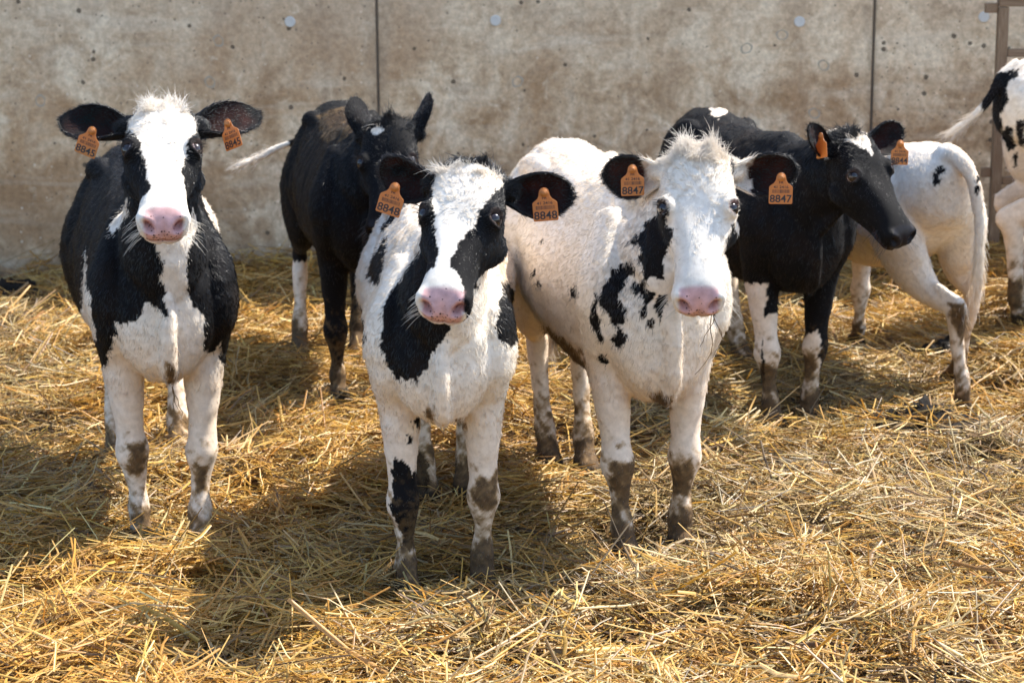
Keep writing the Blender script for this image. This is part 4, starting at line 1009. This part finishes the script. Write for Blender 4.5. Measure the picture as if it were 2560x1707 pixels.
# ---------------------------------------------------------------- dung in the litter, straw caught on the animals
def dung_material(name, a, b, rough):
    k = N(name, rough); tc = k.n('ShaderNodeTexCoord'); n = k.noise(40, 6, .7, tc.outputs['Object'], .5)
    k.base(k.ramp(n, [(.3, a), (.7, b)])); k.bump(n, .9, .01); k.b.inputs['Specular IOR Level'].default_value = .2; return k.m
def dung(x, y, rx, ry, h, mat, label, seed):
    r = np.random.default_rng(seed); nu, nv = 34, 12; v, f = [], []
    z0 = float(gz(x, y))-.012
    for i in range(nv+1):
        q = i/nv
        for j in range(nu):
            a = 2*math.pi*j/nu; e = 1+.16*math.sin(2*a+seed)+.10*math.sin(5*a+2*seed)
            v.append((rx*q*e*math.cos(a), ry*q*e*math.sin(a), h*(1-q**2.6)))
    v = np.array(v); v[:, 2] += noise3(v, 38, seed % 7)*h*.32*(v[:, 2] > .001)+noise3(v, 110, 3)*h*.16; v[:, :2] += np.stack([noise3(v, 30, 1), noise3(v, 30, 5)], 1)*.006
    f = [(i*nu+j, (i+1)*nu+j, (i+1)*nu+(j+1) % nu, i*nu+(j+1) % nu) for i in range(nv) for j in range(nu)]
    o = mesh_obj('dung_heap', v, f, mat, None, True, loc=(x, y, z0)); tag(o, label, 'dung')
wet = dung_material('wet_dung', (.003,.0022,.0015), (.015,.010,.006), .8); dry = dung_material('dry_dung', (.07,.052,.034), (.17,.135,.095), .9)
dung(1.235, 5.83, .21, .13, .085, wet, 'dark wet heap of dung on the straw near the white calf', 3)
dung(.78, 5.43, .085, .06, .050, dry, 'flat dried grey brown dung pat lying in the straw', 5)
dung(-2.02, 7.95, .10, .08, .075, wet, 'dark brown clod of dung lying in straw by the wall', 8)
dung(1.50, 6.78, .10, .07, .05, wet, 'small dark dung patch in the straw behind the white calf', 11)
def stray(x, y, r, n):
    a = rng.uniform(0, 6.28, n); d = r*np.sqrt(rng.random(n)); xx = x+d*np.cos(a); yy = y+d*np.sin(a)*.7
    me = strands('loose_stalks', xx, yy, gz(xx, yy)+.03+.055*np.exp(-(d/r)**2*1.5)+rng.random(n)*.02, rng.uniform(0, 6.28, n), rng.normal(0, .25, n), rng.uniform(.06, .20, n), rng.uniform(.002, .006, n), (rng.normal(0, .3, n), rng.uniform(-1, 1, n)), straw_colors(xx, yy, n), 2)
    o = bpy.data.objects.new('loose_straw', me); COL.objects.link(o); tag(o, 'loose straw stalks lying across the dark dung heap', 'straw', kind='stuff')
stray(1.235, 5.80, .26, 150)
def wisp(pts_list, label):
    hc = []; 
    v, f = [], []
    for pts in pts_list:
        P = np.array(pts, float); i0 = len(v)
        for k, p in enumerate(P):
            w = .0013*(1-.4*k/len(P))
            v += [p+np.array([-w, 0, 0]), p+np.array([w*.5, -w, 0]), p+np.array([w*.5, w, 0])]
        for k in range(len(P)-1):
            for j in range(3): f.append((i0+k*3+j, i0+k*3+(j+1) % 3, i0+(k+1)*3+(j+1) % 3, i0+(k+1)*3+j))
    o0 = np.array(v[0]); o = mesh_obj('straw_wisp', [p-o0 for p in v], f, STRAW, None, True, loc=tuple(o0)); tag(o, label, 'straw')
    c = o.data.attributes.new('col', 'FLOAT_COLOR', 'POINT'); c.data.foreach_set('color', np.tile(np.array([.22,.14,.06,1], np.float32), len(v)))
def curl(p, d, L, seed, n=7):
    r = np.random.default_rng(seed); out = [np.array(p, float)]; d = np.array(d, float)
    for _ in range(n): d = d+r.normal(0, .38, 3); d[2] -= .10; d /= np.linalg.norm(d); out.append(out[-1]+d*L/n)
    return out
cD = CALVES['D'].hw((.035,.425,-.088)); wisp([curl(cD, (.25,-.1,-1), .12, i) for i in range(2)]+[curl(cD, (.6,-.1,-.7), .15, 5), curl(cD, (.1,0,-1), .19, 9)], 'thin straw wisps hanging from the mouth of the mostly white calf')
cA = CALVES['A'].lw((.01,-.10,.445)); wisp([curl(cA, (.1,-.1,-1), .13, i+20) for i in range(2)]+[curl(cA, (.35,-.1,-.9), .15, 31)], 'dry straw wisps caught under the chest of the calf tagged 8845')
